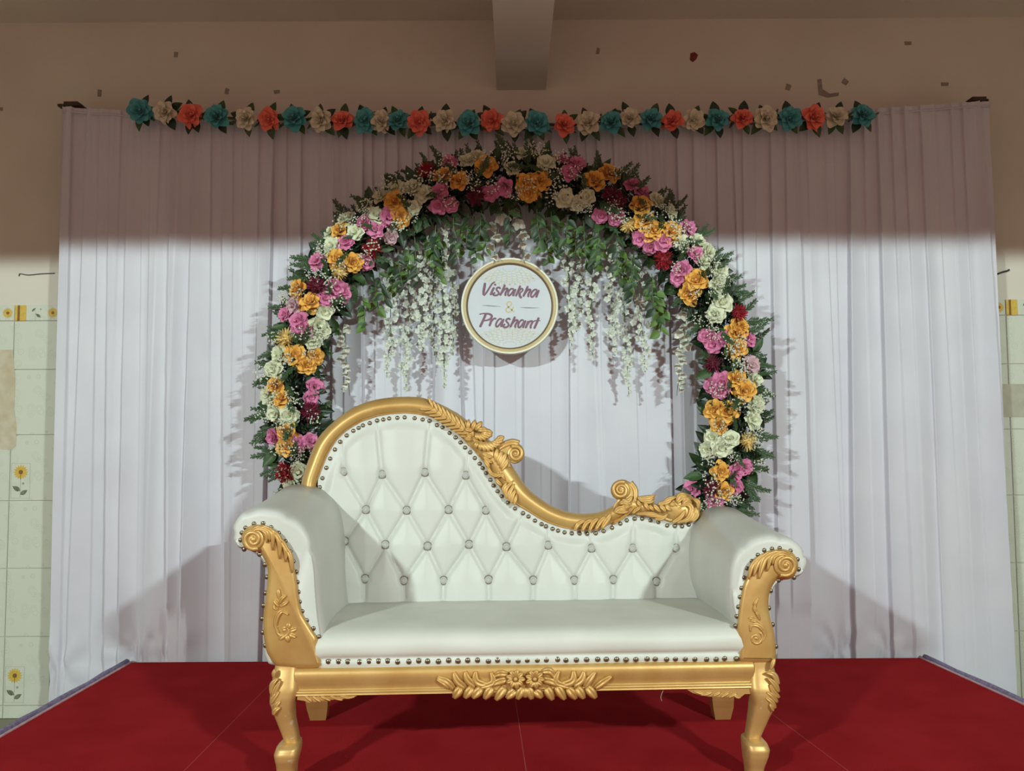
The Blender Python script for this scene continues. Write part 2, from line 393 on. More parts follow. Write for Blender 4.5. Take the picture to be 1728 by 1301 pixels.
# ------------------------------------------------------------------ backdrop: curtain on a rope between two poles
YC = 3.975
topc = [(108,181),(240,189),(350,197),(600,206),(870,209),(1100,206),(1300,198),(1480,184),(1668,171)]
topP = [PX(x, y, YC) for x, y in topc]
tx = np.array([p.x for p in topP]); tz = np.array([p.z for p in topP])
XL, XR = tx[0], tx[-1]
def curtain():
    rng = np.random.default_rng(11)
    N, R = 1700, 84
    u = np.linspace(0, 1, N); t = np.linspace(0, 1, R)**1.0
    U, T = np.meshgrid(u, t)
    BL, BR = PX(84,1190,YC).x, PX(1713,1187,YC).x
    zt = np.interp(XL+(XR-XL)*u, tx, tz)
    zb = FLOOR+0.02
    Z = zt[None,:]*(1-T)+zb*T
    D = (zt[None,:]-Z)                     # distance below the top
    depth_f = np.clip(D/2.6, 0, 1.2)
    X = (XL+(XR-XL)*U)*(1-depth_f)+(BL+(BR-BL)*U)*depth_f
    Y = np.zeros_like(X)
    Wd = XR-XL
    x = 0.0
    while x < 1.0:
        amp_t = rng.uniform(0.009, 0.021); keep = rng.random()
        amp_b = rng.uniform(0.024, 0.046) if keep > 0.72 else (rng.uniform(0.006, 0.015) if keep > 0.42 else rng.uniform(0, 0.003))
        wdt = rng.uniform(0.012, 0.020); wb = wdt*rng.uniform(1.2, 3.0)
        drift = rng.normal(0, 0.006); sg = 1 if rng.random() > 0.45 else -1
        xk = x + drift*depth_f; wk = wdt+(wb-wdt)*np.clip(depth_f*1.5,0,1)
        s = sg*(U-xk)/wk
        pr = np.where((s >= 0) & (s < 1), (1-np.clip(s,0,1))**1.7, 0.0)
        en = np.where((s < 0) & (s > -0.06), 1+s/0.06, 0.0)
        am = amp_t*np.exp(-D/0.9)+amp_b*(1-np.exp(-D/0.8))
        Y -= am*(pr+en)
        x += rng.uniform(0.0085, 0.019)
    for k in range(9):
        fr = rng.uniform(3, 26); ph = rng.uniform(0, 6.28); tw = rng.uniform(-2, 2)
        Y += (0.010/(1+fr*0.05))*np.sin(2*math.pi*fr*U+ph+tw*depth_f)*np.clip(depth_f*1.3, 0.1, 1)
    Y += 0.0015*np.sin(2*math.pi*150*U+3*np.sin(30*U))*np.exp(-D/0.25)
    # creases gathered toward pins near the stage corners
    for (px, py, am, kk) in ((104,1122,0.013,5.0),(238,1106,0.016,7.0),(1415,1100,0.012,7.0),(1500,1100,0.012,6.0),(280,1105,0.012,6.0)):
        q = PX(px, py, YC); dx = X-q.x; dz = Z-q.z; rr = np.sqrt(dx*dx+dz*dz)+1e-4
        Y -= am*np.sin(kk*np.arctan2(dz, dx)+px)*np.exp(-(rr/0.17)**2)*np.clip(rr/0.05, 0, 1)
    Yw = YC+Y
    Yw = np.maximum(Yw, YC-0.075)
    low = np.clip((0.25-Z)/0.25, 0, 1)
    Yw = np.where(low > 0, np.maximum(Yw, SYB+0.004), Yw)
    V = np.stack([X, Yw, Z], -1).reshape(-1, 3)
    i = np.arange(R-1)[:,None]*N+np.arange(N-1)[None,:]
    Fc = np.stack([i, i+N, i+N+1, i+1], -1).reshape(-1, 4)
    me = bpy.data.meshes.new('backdrop_curtain'); me.from_pydata(V.tolist(), [], Fc.tolist())
    me.materials.append(MT['curtain']); me.polygons.foreach_set('use_smooth', [True]*len(me.polygons)); me.update()
    return me
cur = link('backdrop_curtain', curtain())
tag(cur, 'tall pleated lavender white satin curtain hung as backdrop', 'curtain')
rng = random.Random(5)
b = MB(); path = []
for k in range(160):
    X = XL+(XR-XL)*k/159; path.append((X, YC-0.012+0.004*rng.uniform(-1,1), float(np.interp(X,tx,tz))-0.028+0.002*rng.uniform(-1,1)))
b.tube(path, 0.005, 6); b.build('hem_cord', MT['curtain_hem'], cur)
stand = empty('backdrop_stand', (0, 4.06, FLOOR)); tag(stand, 'backdrop stand, dark wooden post ends showing above the curtain corners', 'stand')
b = MB(); b.tube([(float(X), -0.06, float(np.interp(X,tx,tz))-FLOOR-0.015) for X in np.linspace(XL+.02, XR-.02, 24)], 0.008, 6); b.build('rope', MT['wood'], stand)
for (px, py, s) in ((128,179,1),(1645,171,-1)):
    p = PX(px, py, 4.03); b = MB()
    zz = p.z-FLOOR
    b.box((p.x-0.022,-0.02,0),(p.x+0.022,0.02,zz-0.006)); b.box((p.x-0.16,-0.03,0),(p.x+0.16,0.07,0.02)); b.build('post', MT['wood'], stand, False)
    b = MB(); b.box((p.x-0.038,-0.075,zz-0.012),(p.x+0.034,0.025,zz+0.006)); b.box((p.x-s*0.06-.012,-0.07,zz-0.016),(p.x-s*0.04,-0.03,zz-0.004)); b.build('post_cap', MT['wood'], stand, False)

# ------------------------------------------------------------------ flower and leaf meshes (unit size, facing +Z)
def petal(b, ang, tilt, L, W, cup, curl, r0=0.0, z0=0.0, nu=4, nv=4, ruff=0.0, m=0, rnd=random):
    er = Vector((math.cos(ang), math.sin(ang), 0)); et = Vector((-math.sin(ang), math.cos(ang), 0)); P = []
    ph = rnd.uniform(0, 6.28)
    for i in range(nv+1):
        v = i/nv; row = []
        half = W*math.sqrt(max(0.03, math.sin(math.pi*min(0.985, 0.10+0.80*v))))
        for j in range(nu+1):
            u = -1+2*j/nu
            s = v*L*(1-0.16*u*u*v)
            rad = r0+s*math.sin(tilt)+curl*v**3; z = z0+s*math.cos(tilt)-0.6*curl*v**3
            rad -= cup*u*u*half*math.cos(tilt); z += cup*u*u*half*math.sin(tilt)
            z += ruff*math.sin(5*u+ph)*v*v
            row.append(er*rad+et*(half*u)+Vector((0,0,z)))
        P.append(row)
    b.grid(P, m)
def rose_mesh(name, m, seed):
    r = random.Random(seed); b = MB(); o = r.uniform(0, 6)
    for n, tilt, L, W, cup, curl, r0, z0 in ((5,80,0.88,0.52,.45,.10,.14,-.16),(5,58,0.80,0.46,.6,.14,.14,-.06),(5,38,0.70,0.36,.8,.14,.12,.02),(4,20,0.64,0.27,.9,.09,.08,.08),(3,6,0.58,0.17,.9,.05,.04,.14)):
        for k in range(n):
            petal(b, o+2*math.pi*k/n+r.uniform(-.25,.25), math.radians(tilt+r.uniform(-9,9)), L*r.uniform(.88,1.08), W*r.uniform(.9,1.1), cup, curl, r0, z0, ruff=.04, rnd=r)
        o += 0.6
    b.sphere((0,0,.35), .16, 8, 5, 0, (1,1,1.6))
    return b.mesh(name, m)
def ruffle_mesh(name, m, seed):
    r = random.Random(seed); b = MB(); o = r.uniform(0, 6)
    for n, tilt, L, W, r0, z0 in ((6,84,0.90,0.50,.08,0),(5,58,0.74,0.44,.06,.06),(4,28,.52,.30,.03,.1)):
        for k in range(n):
            petal(b, o+2*math.pi*k/n+r.uniform(-.2,.2), math.radians(tilt+r.uniform(-12,12)), L*r.uniform(.85,1.1), W*r.uniform(.9,1.12), .22, .03, r0, z0, ruff=.09, rnd=r)
        o += 0.5
    b.sphere((0,0,.12), .14, 8, 5)
    return b.mesh(name, m)
def mum_mesh(name, m, seed, n=95, flat_=1.0):
    r = random.Random(seed); b = MB(); ga = math.pi*(3-math.sqrt(5))
    for k in range(n):
        zc = 1-(k+.5)/n*1.02; rr = math.sqrt(max(0,1-zc*zc)); a = k*ga
        d = Vector((rr*math.cos(a), rr*math.sin(a), zc*flat_)); d.normalize()
        L = r.uniform(.86,1.05); side = d.cross(Vector((math.sin(a*7),math.cos(a*3),.3))); side.normalize(); up = d.cross(side)
        p = [d*0.2, d*(0.62*L)+side*.085+up*.02, d*(0.62*L)-side*.085+up*.02, d*L+side*.03, d*L-side*.03]
        b.add(p, [(0,1,2),(1,3,4,2)])
    b.sphere((0,0,0), .5, 8, 6)
    return b.mesh(name, m, False)
def leaf_mesh(name, m, L=1.0, W=0.26, fold=0.10, droop=0.15):
    b = MB(); P = []
    for i in range(7):
        v = i/6; hw = W*math.sin(math.pi*min(1,v**0.75))**0.9 if 0 < v < 1 else 0.004
        z = -droop*v*v
        P.append([(-hw, v*L, z+fold*hw/W), (-hw*.5, v*L, z+fold*.35*hw/W), (0, v*L, z), (hw*.5, v*L, z+fold*.35*hw/W), (hw, v*L, z+fold*hw/W)])
    b.grid(P); b.tube([(0,-.12,0),(0,0.9,-droop*.8)], [.022,.008], 4)
    return b.mesh(name, m)
def fern_mesh(name, m, seed):
    r = random.Random(seed); b = MB(); n = 13
    sp = [(0.06*math.sin(3*t), t, 0.10*t*t*r.uniform(.9,1.1)) for t in np.linspace(0,1,8)]
    b.tube(sp, [.018]*6+[.012,.006], 4)
    for k in range(n):
        v = 0.10+0.88*k/n
        for s in (-1,1):
            L = 0.30*(1-v*.65)*r.uniform(.7,1.15); a = math.radians(r.uniform(28,48)); p = Vector((0.06*math.sin(3*v), v, .1*v*v))
            d = Vector((s*math.sin(a), math.cos(a), r.uniform(-.25,.35)))
            q = p+d*L; sd = Vector((d.y,-d.x,0))*.026
            b.add([p-sd*.5, p+sd*.5, p+d*L*.6+sd, q, p+d*L*.6-sd], [(0,1,2,3,4)])
            for e in (.45,.7):
                c = p+d*L*e
                for s2 in (-1,1):
                    d2 = Vector((d.x*.7+s2*d.y*.6, d.y*.7-s2*d.x*.6, .15)); g = c+d2*L*.32; s3 = Vector((d2.y,-d2.x,0))*.016
                    b.add([c-s3, c+s3, g], [(0,1,2)])
    return b.mesh(name, m, False)
def breath_mesh(name, seed, n=30):
    r = random.Random(seed); b = MB()
    for k in range(n):
        a = r.uniform(0, 6.28); q = Vector((math.cos(a)*r.uniform(.1,1)*.75, r.uniform(.15,1.25), r.uniform(.1,.7)+.1))
        if k % 3 == 0: b.tube([(0,0,0), q*.5+Vector((0,0,.1)), q], .008, 3, 1)
        s = r.uniform(.05,.085)
        b.add([q+Vector(v)*s for v in ((1,0,0),(-1,0,0),(0,1,0),(0,-1,0),(0,0,1),(0,0,-1))], [(0,2,4),(2,1,4),(1,3,4),(3,0,4),(2,0,5),(1,2,5),(3,1,5),(0,3,5)], 0)
    return b.mesh(name, [MT['breath'], MT['stem']], False)
def floret_mesh(name, m, seed):
    r = random.Random(seed); b = MB()
    for k in range(5):
        petal(b, 2*math.pi*k/5+r.uniform(-.3,.3), math.radians(r.uniform(50,95)), r.uniform(.8,1.05), r.uniform(.40,.52), .2, .05, .03, 0, 2, 3, .06, rnd=r)
    b.sphere((0,0,.12), .13, 6, 4)
    return b.mesh(name, m)
def bell_mesh(name, m, seed):
    r = random.Random(seed); b = MB()
    for k in range(4):
        petal(b, 2*math.pi*k/4+r.uniform(-.2,.2), math.radians(r.uniform(22,36)), r.uniform(.95,1.15), .44, .4, .14, .05, 0, 3, 4, .05, rnd=r)
    return b.mesh(name, m)

FL = {}
for c in ('yellow',): FL[c] = [rose_mesh('rose', MT['f_'+c], s) for s in (1,2,3)]
for c in ('white','pink','palepink'): FL[c] = [ruffle_mesh('blossom', MT['f_'+c], s) for s in (4,5,6)]
for c in ('red','dark'): FL[c] = [mum_mesh('chrysanthemum', MT['f_'+c], s) for s in (7,8)]
FL['cream'] = [mum_mesh('chrysanthemum', MT['f_cream'], 9, 60, .8)]
NM = {'yellow':'rose','white':'blossom','pink':'blossom','palepink':'blossom','red':'chrysanthemum','dark':'chrysanthemum','cream':'chrysanthemum'}
LEAFD = [leaf_mesh('leaf', MT['leaf_dark'], 1, .25, .12, .1), leaf_mesh('leaf', MT['leaf_dark'], 1, .30, .06, .3), leaf_mesh('leaf', MT['leaf_mid'], 1, .27, .10, .2)]
LEAFB = [leaf_mesh('leaf', MT['leaf_bright'], 1, .34, .10, .15), leaf_mesh('leaf', MT['leaf_bright'], 1, .28, .05, .35), leaf_mesh('leaf', MT['leaf_mid'], 1, .32, .1, .2)]
FERN = [fern_mesh('fern_sprig', MT['fern'], s) for s in (1,2,3)]
BREATH = [breath_mesh('baby_breath', s) for s in (1,2,3,4)]
FLOR = [floret_mesh('floret', MT['f_wisteria'], s) for s in (1,2,3)]
BELL = [bell_mesh('bell_flower', MT['f_bell'], s) for s in (1,2)]

# ------------------------------------------------------------------ the flower arch
YA = 3.76
AC = PX(867, 672, YA); AR = 370*YA/F
arch = empty('flower_arch', (AC.x, YA, 0)); tag(arch, 'large round floral arch of pink, yellow, white and red flowers', 'flower arch')
def A(p): return Vector((p[0]-AC.x, p[1]-YA, p[2]))
def ringpt(phi, rr=0.0, y=0.0): return Vector((AC.x+(AR+rr)*math.cos(phi), YA+y, AC.z+(AR+rr)*math.sin(phi)))
b = MB(); b.tube([A(ringpt(2*math.pi*k/96, 0.0, 0.03)) for k in range(96)], 0.016, 8, closed=True); b.build('ring_frame', MT['iron'], arch)
b = MB()
for s in (-1,1):
    b.tube([A((AC.x+s*0.45, YA+0.03, 0.012)), A((AC.x+s*0.45, YA+0.03, AC.z-math.sqrt(AR*AR-.45**2)))], 0.014, 8)
    b.tube([A((AC.x+s*0.45, YA-0.17, 0.012)), A((AC.x+s*0.45, YA+0.15, 0.012))], 0.012, 8)
b.tube([A((AC.x-0.55, YA+0.03, 0.012)), A((AC.x+0.55, YA+0.03, 0.012))], 0.012, 8)
b.build('foot_frame', MT['iron'], arch)
rg = random.Random(21)
PH0, PH1 = math.radians(-44), math.radians(222)
# fine dark needles filling the garland body
b = MB()
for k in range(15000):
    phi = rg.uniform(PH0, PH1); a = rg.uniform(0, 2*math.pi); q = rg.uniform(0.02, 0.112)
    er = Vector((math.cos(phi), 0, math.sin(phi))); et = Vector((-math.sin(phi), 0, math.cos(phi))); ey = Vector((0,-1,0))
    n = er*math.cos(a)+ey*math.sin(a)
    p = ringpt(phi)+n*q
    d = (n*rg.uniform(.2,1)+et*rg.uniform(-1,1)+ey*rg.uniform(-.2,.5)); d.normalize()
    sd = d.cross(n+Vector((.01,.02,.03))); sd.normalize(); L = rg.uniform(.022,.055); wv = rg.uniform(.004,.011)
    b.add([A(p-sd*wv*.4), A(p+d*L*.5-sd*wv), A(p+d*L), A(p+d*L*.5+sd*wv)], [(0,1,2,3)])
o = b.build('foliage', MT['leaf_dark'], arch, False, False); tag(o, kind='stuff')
FZ = {}
def zoomlist(ox, oy, sc, pts): return [(ox+x/sc, oy+y/sc) for x, y in pts]
Z6, Z7, Z8, Z9 = (420,220,3.827), (860,220,3.827), (400,540,4.067), (1080,520,3.516)
flowers = []
def addf(kind, z, pts, size):
    for (x, y) in zoomlist(*z, pts): flowers.append((kind, x, y, size))
addf('yellow', Z6, [(1262,300),(1355,325),(1530,230),(940,460),(975,560),(590,650),(578,830),(672,855),(320,1030),(400,1115)], .047)
addf('cream', Z6, [(585,915)], .045)
addf('white', Z6, [(955,375),(850,430),(745,490),(825,545),(630,580),(525,665),(685,660),(540,745),(1060,370),(1130,410),(1060,500),(1480,170),(1420,200),(485,1170),(450,1250)], .043)
addf('pink', Z6, [(1235,390),(1220,490),(1305,480),(1560,405),(1650,370),(740,595),(815,640),(760,850),(440,845),(565,1010),(600,1050),(495,1090),(235,1190),(320,1230),(350,1280),(1295,205),(905,560),(630,720)], .042)
addf('palepink', Z6, [(915,690),(290,1130)], .04)
addf('red', Z6, [(795,760),(1150,270)], .045)
addf('dark', Z6, [(1470,420),(440,1010)], .047)
addf('yellow', Z7, [(105,340),(125,395),(200,325),(545,325),(645,280),(850,490),(865,585),(935,650),(1040,660),(1205,970),(1160,1055),(1485,1275)], .047)
addf('cream', Z7, [(765,610)], .042)
addf('white', Z7, [(355,435),(440,470),(500,430),(1035,520),(960,460),(1110,720),(1210,720),(1280,790),(1355,910),(1340,990),(1375,1110),(1330,1190),(90,150),(230,210),(20,250),(1250,850)], .043)
addf('pink', Z7, [(345,195),(430,220),(385,275),(790,350),(850,400),(590,550),(690,570),(845,700),(910,755),(995,715),(1150,635),(1200,800),(1110,900),(1090,950)], .042)
addf('red', Z7, [(995,835),(1470,1185)], .047)
addf('dark', Z7, [(650,420),(690,460)], .043)
addf('yellow', Z8, [(480,310),(400,245),(530,250),(265,450),(310,540),(345,775),(345,870)], .045)
addf('cream', Z8, [(340,130)], .045)
addf('white', Z8, [(590,70),(520,140),(250,340),(265,640),(365,660),(215,520),(290,240),(425,1030),(375,1140)], .043)
addf('pink', Z8, [(445,45),(530,460),(510,530),(255,800),(430,850),(500,830)], .041)
addf('red', Z8, [(340,1045)], .047)
addf('dark', Z8, [(495,630)], .045)
addf('yellow', Z9, [(570,150),(570,240),(450,605),(520,620),(470,695),(570,420),(620,490),(480,970),(495,1085)], .046)
addf('dark', Z9, [(435,325),(430,1070)], .045)
addf('white', Z9, [(430,765),(400,840),(485,830),(535,775),(680,420),(690,570),(670,660)], .045)
addf('palepink', Z9, [(660,340)], .04)
addf('cream', Z9, [(635,790)], .047)
addf('pink', Z9, [(400,165),(435,215),(495,180),(640,180),(430,450),(490,440),(480,490),(570,970),(620,940),(565,1060),(310,1075),(440,1150),(455,1220)], .043)
for i, (kind, x, y, size) in enumerate(flowers):
    p = PX(x, y, YA-0.10)
    v = Vector((p.x-AC.x, 0, p.z-AC.z)); rr = v.length-AR; er = v.normalized()
    dy = math.sqrt(max(0.001, 0.135**2-min(rr*rr, 0.016)))
    p = PX(x, y, YA-dy*0.86+0.0)
    n = er*(rr/0.13*0.9)+Vector((0,-1,0))+Vector((rg.uniform(-.3,.3),0,rg.uniform(-.28,.3)))
    s = size*rg.uniform(1.02,1.26)
    inst(NM[kind], FL[kind][i % len(FL[kind])], arch, A(p), look_rot(n.normalized(), rg.uniform(0,6.28)), s)
for k, (deg, rr, kind) in enumerate(((-36,.03,'yellow'),(-38,-.05,'pink'),(-41,.05,'white'),(-43,-.02,'dark'),(215,.02,'pink'),(217,-.05,'yellow'),(218,.06,'white'),(221,.0,'pink'))):
    p = ringpt(math.radians(deg), rr, -.10)
    inst(NM[kind], FL[kind][k % len(FL[kind])], arch, A(p), look_rot(Vector((rg.uniform(-.3,.3),-1,rg.uniform(-.3,.3))).normalized(), k*1.3), .05)
def leaf_rot(d, n):             # local +Y along d, local +Z near n
    d = d.normalized(); x = d.cross(n)
    if x.length < 1e-4: x = d.orthogonal()
    x.normalize(); z = x.cross(d)
    return Matrix((x, d, z)).transposed()
for k in range(290):
    inner = k % 5 in (1, 3)
    phi = PH0+(PH1-PH0)*((k+rg.random())/290)
    er = Vector((math.cos(phi),0,math.sin(phi))); et = Vector((-math.sin(phi),0,math.cos(phi)))
    s = -1 if inner else 1
    p = ringpt(phi, s*rg.uniform(.055,.105), rg.uniform(-.07,.03))
    d = er*s*rg.uniform(.5,1)+et*rg.uniform(-.9,.9)+Vector((0,rg.uniform(-.5,.25),0))
    inst('leaf', LEAFD[k % 3], arch, A(p), leaf_rot(d, Vector((rg.uniform(-.6,.6),-1,rg.uniform(-.3,.6)))), rg.uniform(.065,.10))
for k in range(280):
    phi = PH0+(PH1-PH0)*((k+rg.random())/280)
    er = Vector((math.cos(phi),0,math.sin(phi))); et = Vector((-math.sin(phi),0,math.cos(phi)))
    m3 = k % 5
    if m3 in (0, 2, 4):
        p = ringpt(phi, rg.uniform(.05,.10), rg.uniform(-.10,.02)); d = er*rg.uniform(.7,1.1)+et*rg.uniform(-.7,.7)+Vector((0,rg.uniform(-.4,.1),0))
    elif m3 == 1:
        p = ringpt(phi, rg.uniform(-.06,.06), -.11); d = er*rg.uniform(-.6,.9)+et*rg.uniform(-1,1)+Vector((0,-.45,0))
    else:
        p = ringpt(phi, -rg.uniform(.05,.08), rg.uniform(-.08,.02)); d = -er*rg.uniform(.4,.9)+et*rg.uniform(-1,1)+Vector((0,rg.uniform(-.4,.1),0))
    inst('fern_sprig', FERN[k % 3], arch, A(p), leaf_rot(d, Vector((rg.uniform(-.4,.4),-1,rg.uniform(-.2,.4)))), rg.uniform(.085,.135))
for k in range(135):
    phi = PH0+(PH1-PH0)*((k+rg.random())/135); rr = rg.uniform(-.085,.10)
    er = Vector((math.cos(phi),0,math.sin(phi))); et = Vector((-math.sin(phi),0,math.cos(phi)))
    p = ringpt(phi, rr, -math.sqrt(max(.001,.13**2-rr*rr))*.9)
    d = er*(rr*7+rg.uniform(-.3,.6))+et*rg.uniform(-.8,.8)
    inst('baby_breath', BREATH[k % 4], arch, A(p), leaf_rot(d, Vector((0,-1,.1))), rg.uniform(.048,.066))

# ------------------------------------------------------------------ blossom strings, ivy and bell strands hanging inside the arch
def inner_y(px): return 672-math.sqrt(max(10, 300**2-(px-867)**2))
def blossom_string(px, y0, y1, seed, wpx, n, Y, tail=0, label='', group='', meshes=FLOR, size=.0155):
    r = random.Random(seed)
    top = PX(px, y0, Y); root = empty('blossom_string', top)
    tag(root, label, 'blossom string', group)
    pts = []
    for k in range(9):
        t = k/8; p = PX(px+tail*t*t+3*math.sin(4*t+seed), y0+(y1-y0)*t, Y+0.008*math.sin(5*t+seed)); pts.append(p-top)
    b = MB(); b.tube(catmull(pts, 3), 0.0022, 5); b.build('stem', MT['stem'], root)
    sm = catmull(pts, 12)
    for k in range(n):
        t = (k+r.random())/n; p = sm[min(len(sm)-1, int(t*(len(sm)-1)))]
        wd = wpx*Y/F*(0.45+0.75*math.sin(math.pi*min(1,.15+t*.8)))*(1 if t < .85 else .55)
        a = r.uniform(0, 2*math.pi); q = wd*math.sqrt(r.random())
        off = Vector((math.cos(a)*q, math.sin(a)*q*.55-.004, r.uniform(-.008,.008)))
        nn = off*18+Vector((r.uniform(-.4,.4),-1.0,-.15))
        inst('floret', meshes[k % len(meshes)], root, p+off, look_rot(nn.normalized(), r.uniform(0,6)), size*r.uniform(.75,1.2)*(1 if t < .88 else .7))
    return root
LB = ('string of small white blossoms hanging in the arch above the sofa hump', 'string of small white blossoms hanging in the arch above the low sofa dip')
GB = 'white blossom strings inside the arch'
for i, (px, y1, wpx, n, tail, Y) in enumerate(((657,637,10,46,-4,3.80),(686,662,11,64,2,3.855),(712,590,12,56,3,3.80),(735,600,9,44,-2,3.855),(750,655,11,66,-3,3.80),(764,600,8,42,-2,3.86),
        (955,585,9,46,10,3.80),(977,560,12,58,-2,3.86),(997,607,8,34,6,3.80),(1034,600,10,48,4,3.80),(1056,668,9,52,3,3.86),(1080,628,11,50,6,3.80))):
    blossom_string(px, inner_y(px)-16, y1, 100+i, wpx*1.05, int(n*1.35), Y, tail, LB[px > 860], (GB+' above the hump', GB+' above the dip')[px > 860])
def bell_strand(px0, y0, px1, y1, n, Y, seed, label, size, group=None):
    r = random.Random(seed); top = PX(px0, y0, Y); root = empty('bell_strand', top); tag(root, label, 'flower strand', group)
    pts = [PX(px0+(px1-px0)*t, y0+(y1-y0)*t, Y)-top for t in np.linspace(0,1,7)]
    b = MB(); b.tube(pts, [.0022]*6+[.001], 5); b.build('stem', MT['stem'], root)
    for k in range(n):
        t = (k+.4)/n*.93; p = Vector(pts[0])*(1-t)+Vector(pts[-1])*t
        off = Vector((r.choice((-1,1))*r.uniform(.004,.016), -.006, 0)); nn = Vector((off.x*20+r.uniform(-.3,.3), -.55, -1))
        inst('bell_flower', BELL[k % 2], root, p+off, look_rot(nn.normalized(), r.uniform(0,6)), size*(1.1-.55*t)*r.uniform(.85,1.1))
    return root
bell_strand(578, 545, 590, 668, 13, 3.79, 5, 'white bell flower strand tapering beside dark leaves above the sofa hump', .036)
bell_strand(1158, 520, 1142, 668, 17, 3.79, 6, 'white bell flower strand beside arch above the low sofa end', .048)
GS = 'white bell strands above the name board'
bell_strand(838, 352, 834, 446, 5, 3.775, 7, 'white bell flower strand tied above the round name board', .056, GS)
bell_strand(874, 345, 885, 446, 5, 3.775, 8, 'white bell flower strand tied above the round name board', .050, GS)
def ivy(px, y0, y1, dx, n, seed, Y, label, group, meshes=LEAFB, size=.052):
    r = random.Random(seed); top = PX(px, y0, Y); root = empty('ivy_sprig', top); tag(root, label, 'ivy sprig', group)
    pts = [PX(px+dx*t*t, y0+(y1-y0)*t, Y+.01*math.sin(3*t))-top for t in np.linspace(0,1,7)]
    b = MB(); b.tube(pts, .002, 5); b.build('stem', MT['stem'], root)
    for k in range(n):
        t = .12+.88*k/max(1,n-1); i = min(5, int(t*6)); p = pts[i].lerp(pts[i+1], t*6-i)
        d = Vector((r.choice((-1,1))*r.uniform(.3,1), r.uniform(-.5,.2), -r.uniform(.3,1)))
        inst('leaf', meshes[r.randrange(3)], root, p, leaf_rot(d, Vector((r.uniform(-.5,.5),-1,r.uniform(-.1,.6)))), size*r.uniform(.6,1.15))
LI = ('bright green leafy sprig hanging from inner arch edge above the sofa hump', 'bright green leafy sprig hanging from inner arch edge above the sofa dip')
GI = 'green sprigs inside the arch'
for i, (px, y1, dx, n) in enumerate(((614,535,2,13),(634,520,4,12),(664,470,6,12),(690,440,-4,12),(728,470,16,20),(742,455,6,14),(776,400,8,10),(800,436,4,12),(815,420,6,10),
        (905,420,8,10),(922,440,4,11),(944,400,-6,12),(968,420,4,12),(1000,445,-4,14),(1012,400,4,10),(1046,430,8,16),(1066,470,-4,14),(1095,500,8,12),(1108,540,2,14),(1120,560,-6,12))):
    ivy(px, inner_y(px)-14, max(y1, inner_y(px)+40), dx, max(7, int(n*.75)), 300+i, 3.722+.034*(i % 2), LI[px > 860], (GI+' above the hump', GI+' above the dip')[px > 860])
LK = 'dark green leafy sprig drooping under the top of the arch'
for i, (px, dx) in enumerate(((640,10),(672,8),(700,6),(735,-4),(765,6),(790,-4),(812,-4),(859,1),(906,5),(930,6),(958,-6),(985,5),(1010,-6),(1040,5),(1070,-5),(1100,4))):
    ivy(px, inner_y(px)-22, min(inner_y(px)+30+(i*37 % 26), 405 if 800 < px < 920 else 999), dx, 6, 500+i, 3.642+.030*(i % 2), LK, 'dark sprigs inside the arch', LEAFD, .055)

# ------------------------------------------------------------------ round name board
YS = 3.805
SC = PX(860, 517, YS); sp = YS/F          # metres per pixel at the board
board = empty('name_board', SC); tag(board, 'round white name board in gold frame hanging in the arch', 'name board')
def circ(r, y, n=72): return [(r*math.cos(2*math.pi*k/n), y, r*math.sin(2*math.pi*k/n)) for k in range(n)]
MT['board_white'] = mat('board_print', (0.55,0.58,0.64), 0.5, col2=(0.58,0.61,0.66))
MT['board_tan'] = mat('board_gold', (0.52,0.40,0.20), 0.5, col2=(0.58,0.46,0.25), nscale=10)
MT['board_cream'] = mat('board_rim', (0.78,0.77,0.64), 0.6, col2=(0.73,0.71,0.58))
MT['board_dark'] = mat('board_inner_edge', (0.16,0.11,0.06), 0.6, col2=(0.2,0.14,0.08))
MT['ink'] = mat('plum_ink', (0.165,0.075,0.115), 0.5, col2=(0.20,0.095,0.145), nscale=20)
MT['ink_gold'] = mat('gold_ink', (0.58,0.50,0.26), 0.5, col2=(0.54,0.45,0.22))
MT['ink_pale'] = mat('pale_gold_ink', (0.60,0.55,0.37), 0.5, col2=(0.58,0.52,0.33), nscale=40)
MT['ink_grey'] = mat('grey_ink', (0.12,0.13,0.15), 0.5, col2=(0.16,0.17,0.19))
b = MB(); b.loft([circ(72*sp,0.0), circ(72*sp,-0.004)]); b.build('panel', MT['board_white'], board, False)
b = MB(); b.loft([circ(82.5*sp,0.008), circ(82.5*sp,-0.018), circ(81.5*sp,-0.024), circ(78.6*sp,-0.024), circ(78.6*sp,0.008)], cap0=False, cap1=False); b.build('rim', MT['board_cream'], board, True, sharp=30)
b = MB(); b.loft([circ(78.8*sp,0.006), circ(78.8*sp,-0.020), circ(78.0*sp,-0.0215), circ(74.5*sp,-0.018), circ(73.6*sp,-0.014)], cap0=False, cap1=False); b.build('frame', MT['board_tan'], board, True, sharp=30)
b = MB(); b.loft([circ(73.8*sp,-0.0145), circ(70.9*sp,-0.005), circ(70.9*sp,0.0)], cap0=False, cap1=False); b.build('frame_inner_edge', MT['board_dark'], board, True, sharp=30)
b = MB(); b.loft([circ(81*sp,0.006), circ(81*sp,0.010)]); b.build('backing', MT['board_cream'], board, False)
def ribbon(b, pts, wd, y, s, ox, oy, n=6, taper=True):
    P = catmull([(x, yy, 0) for x, yy in pts], n); N = len(P); row = []
    for i in range(N):
        t = (P[min(N-1,i+1)]-P[max(0,i-1)]); t.normalize(); nr = Vector((-t.y, t.x, 0))
        W = wd if not hasattr(wd, '__len__') else float(np.interp(i/(N-1), np.linspace(0,1,len(wd)), wd))
        if taper and i in (0, N-1): W *= .6
        row.append([((q.x/s+ox-860)*sp, y, (517-(q.y/s+oy))*sp) for q in (P[i]-nr*W/2, P[i]+nr*W/2)])
    b.grid(row)
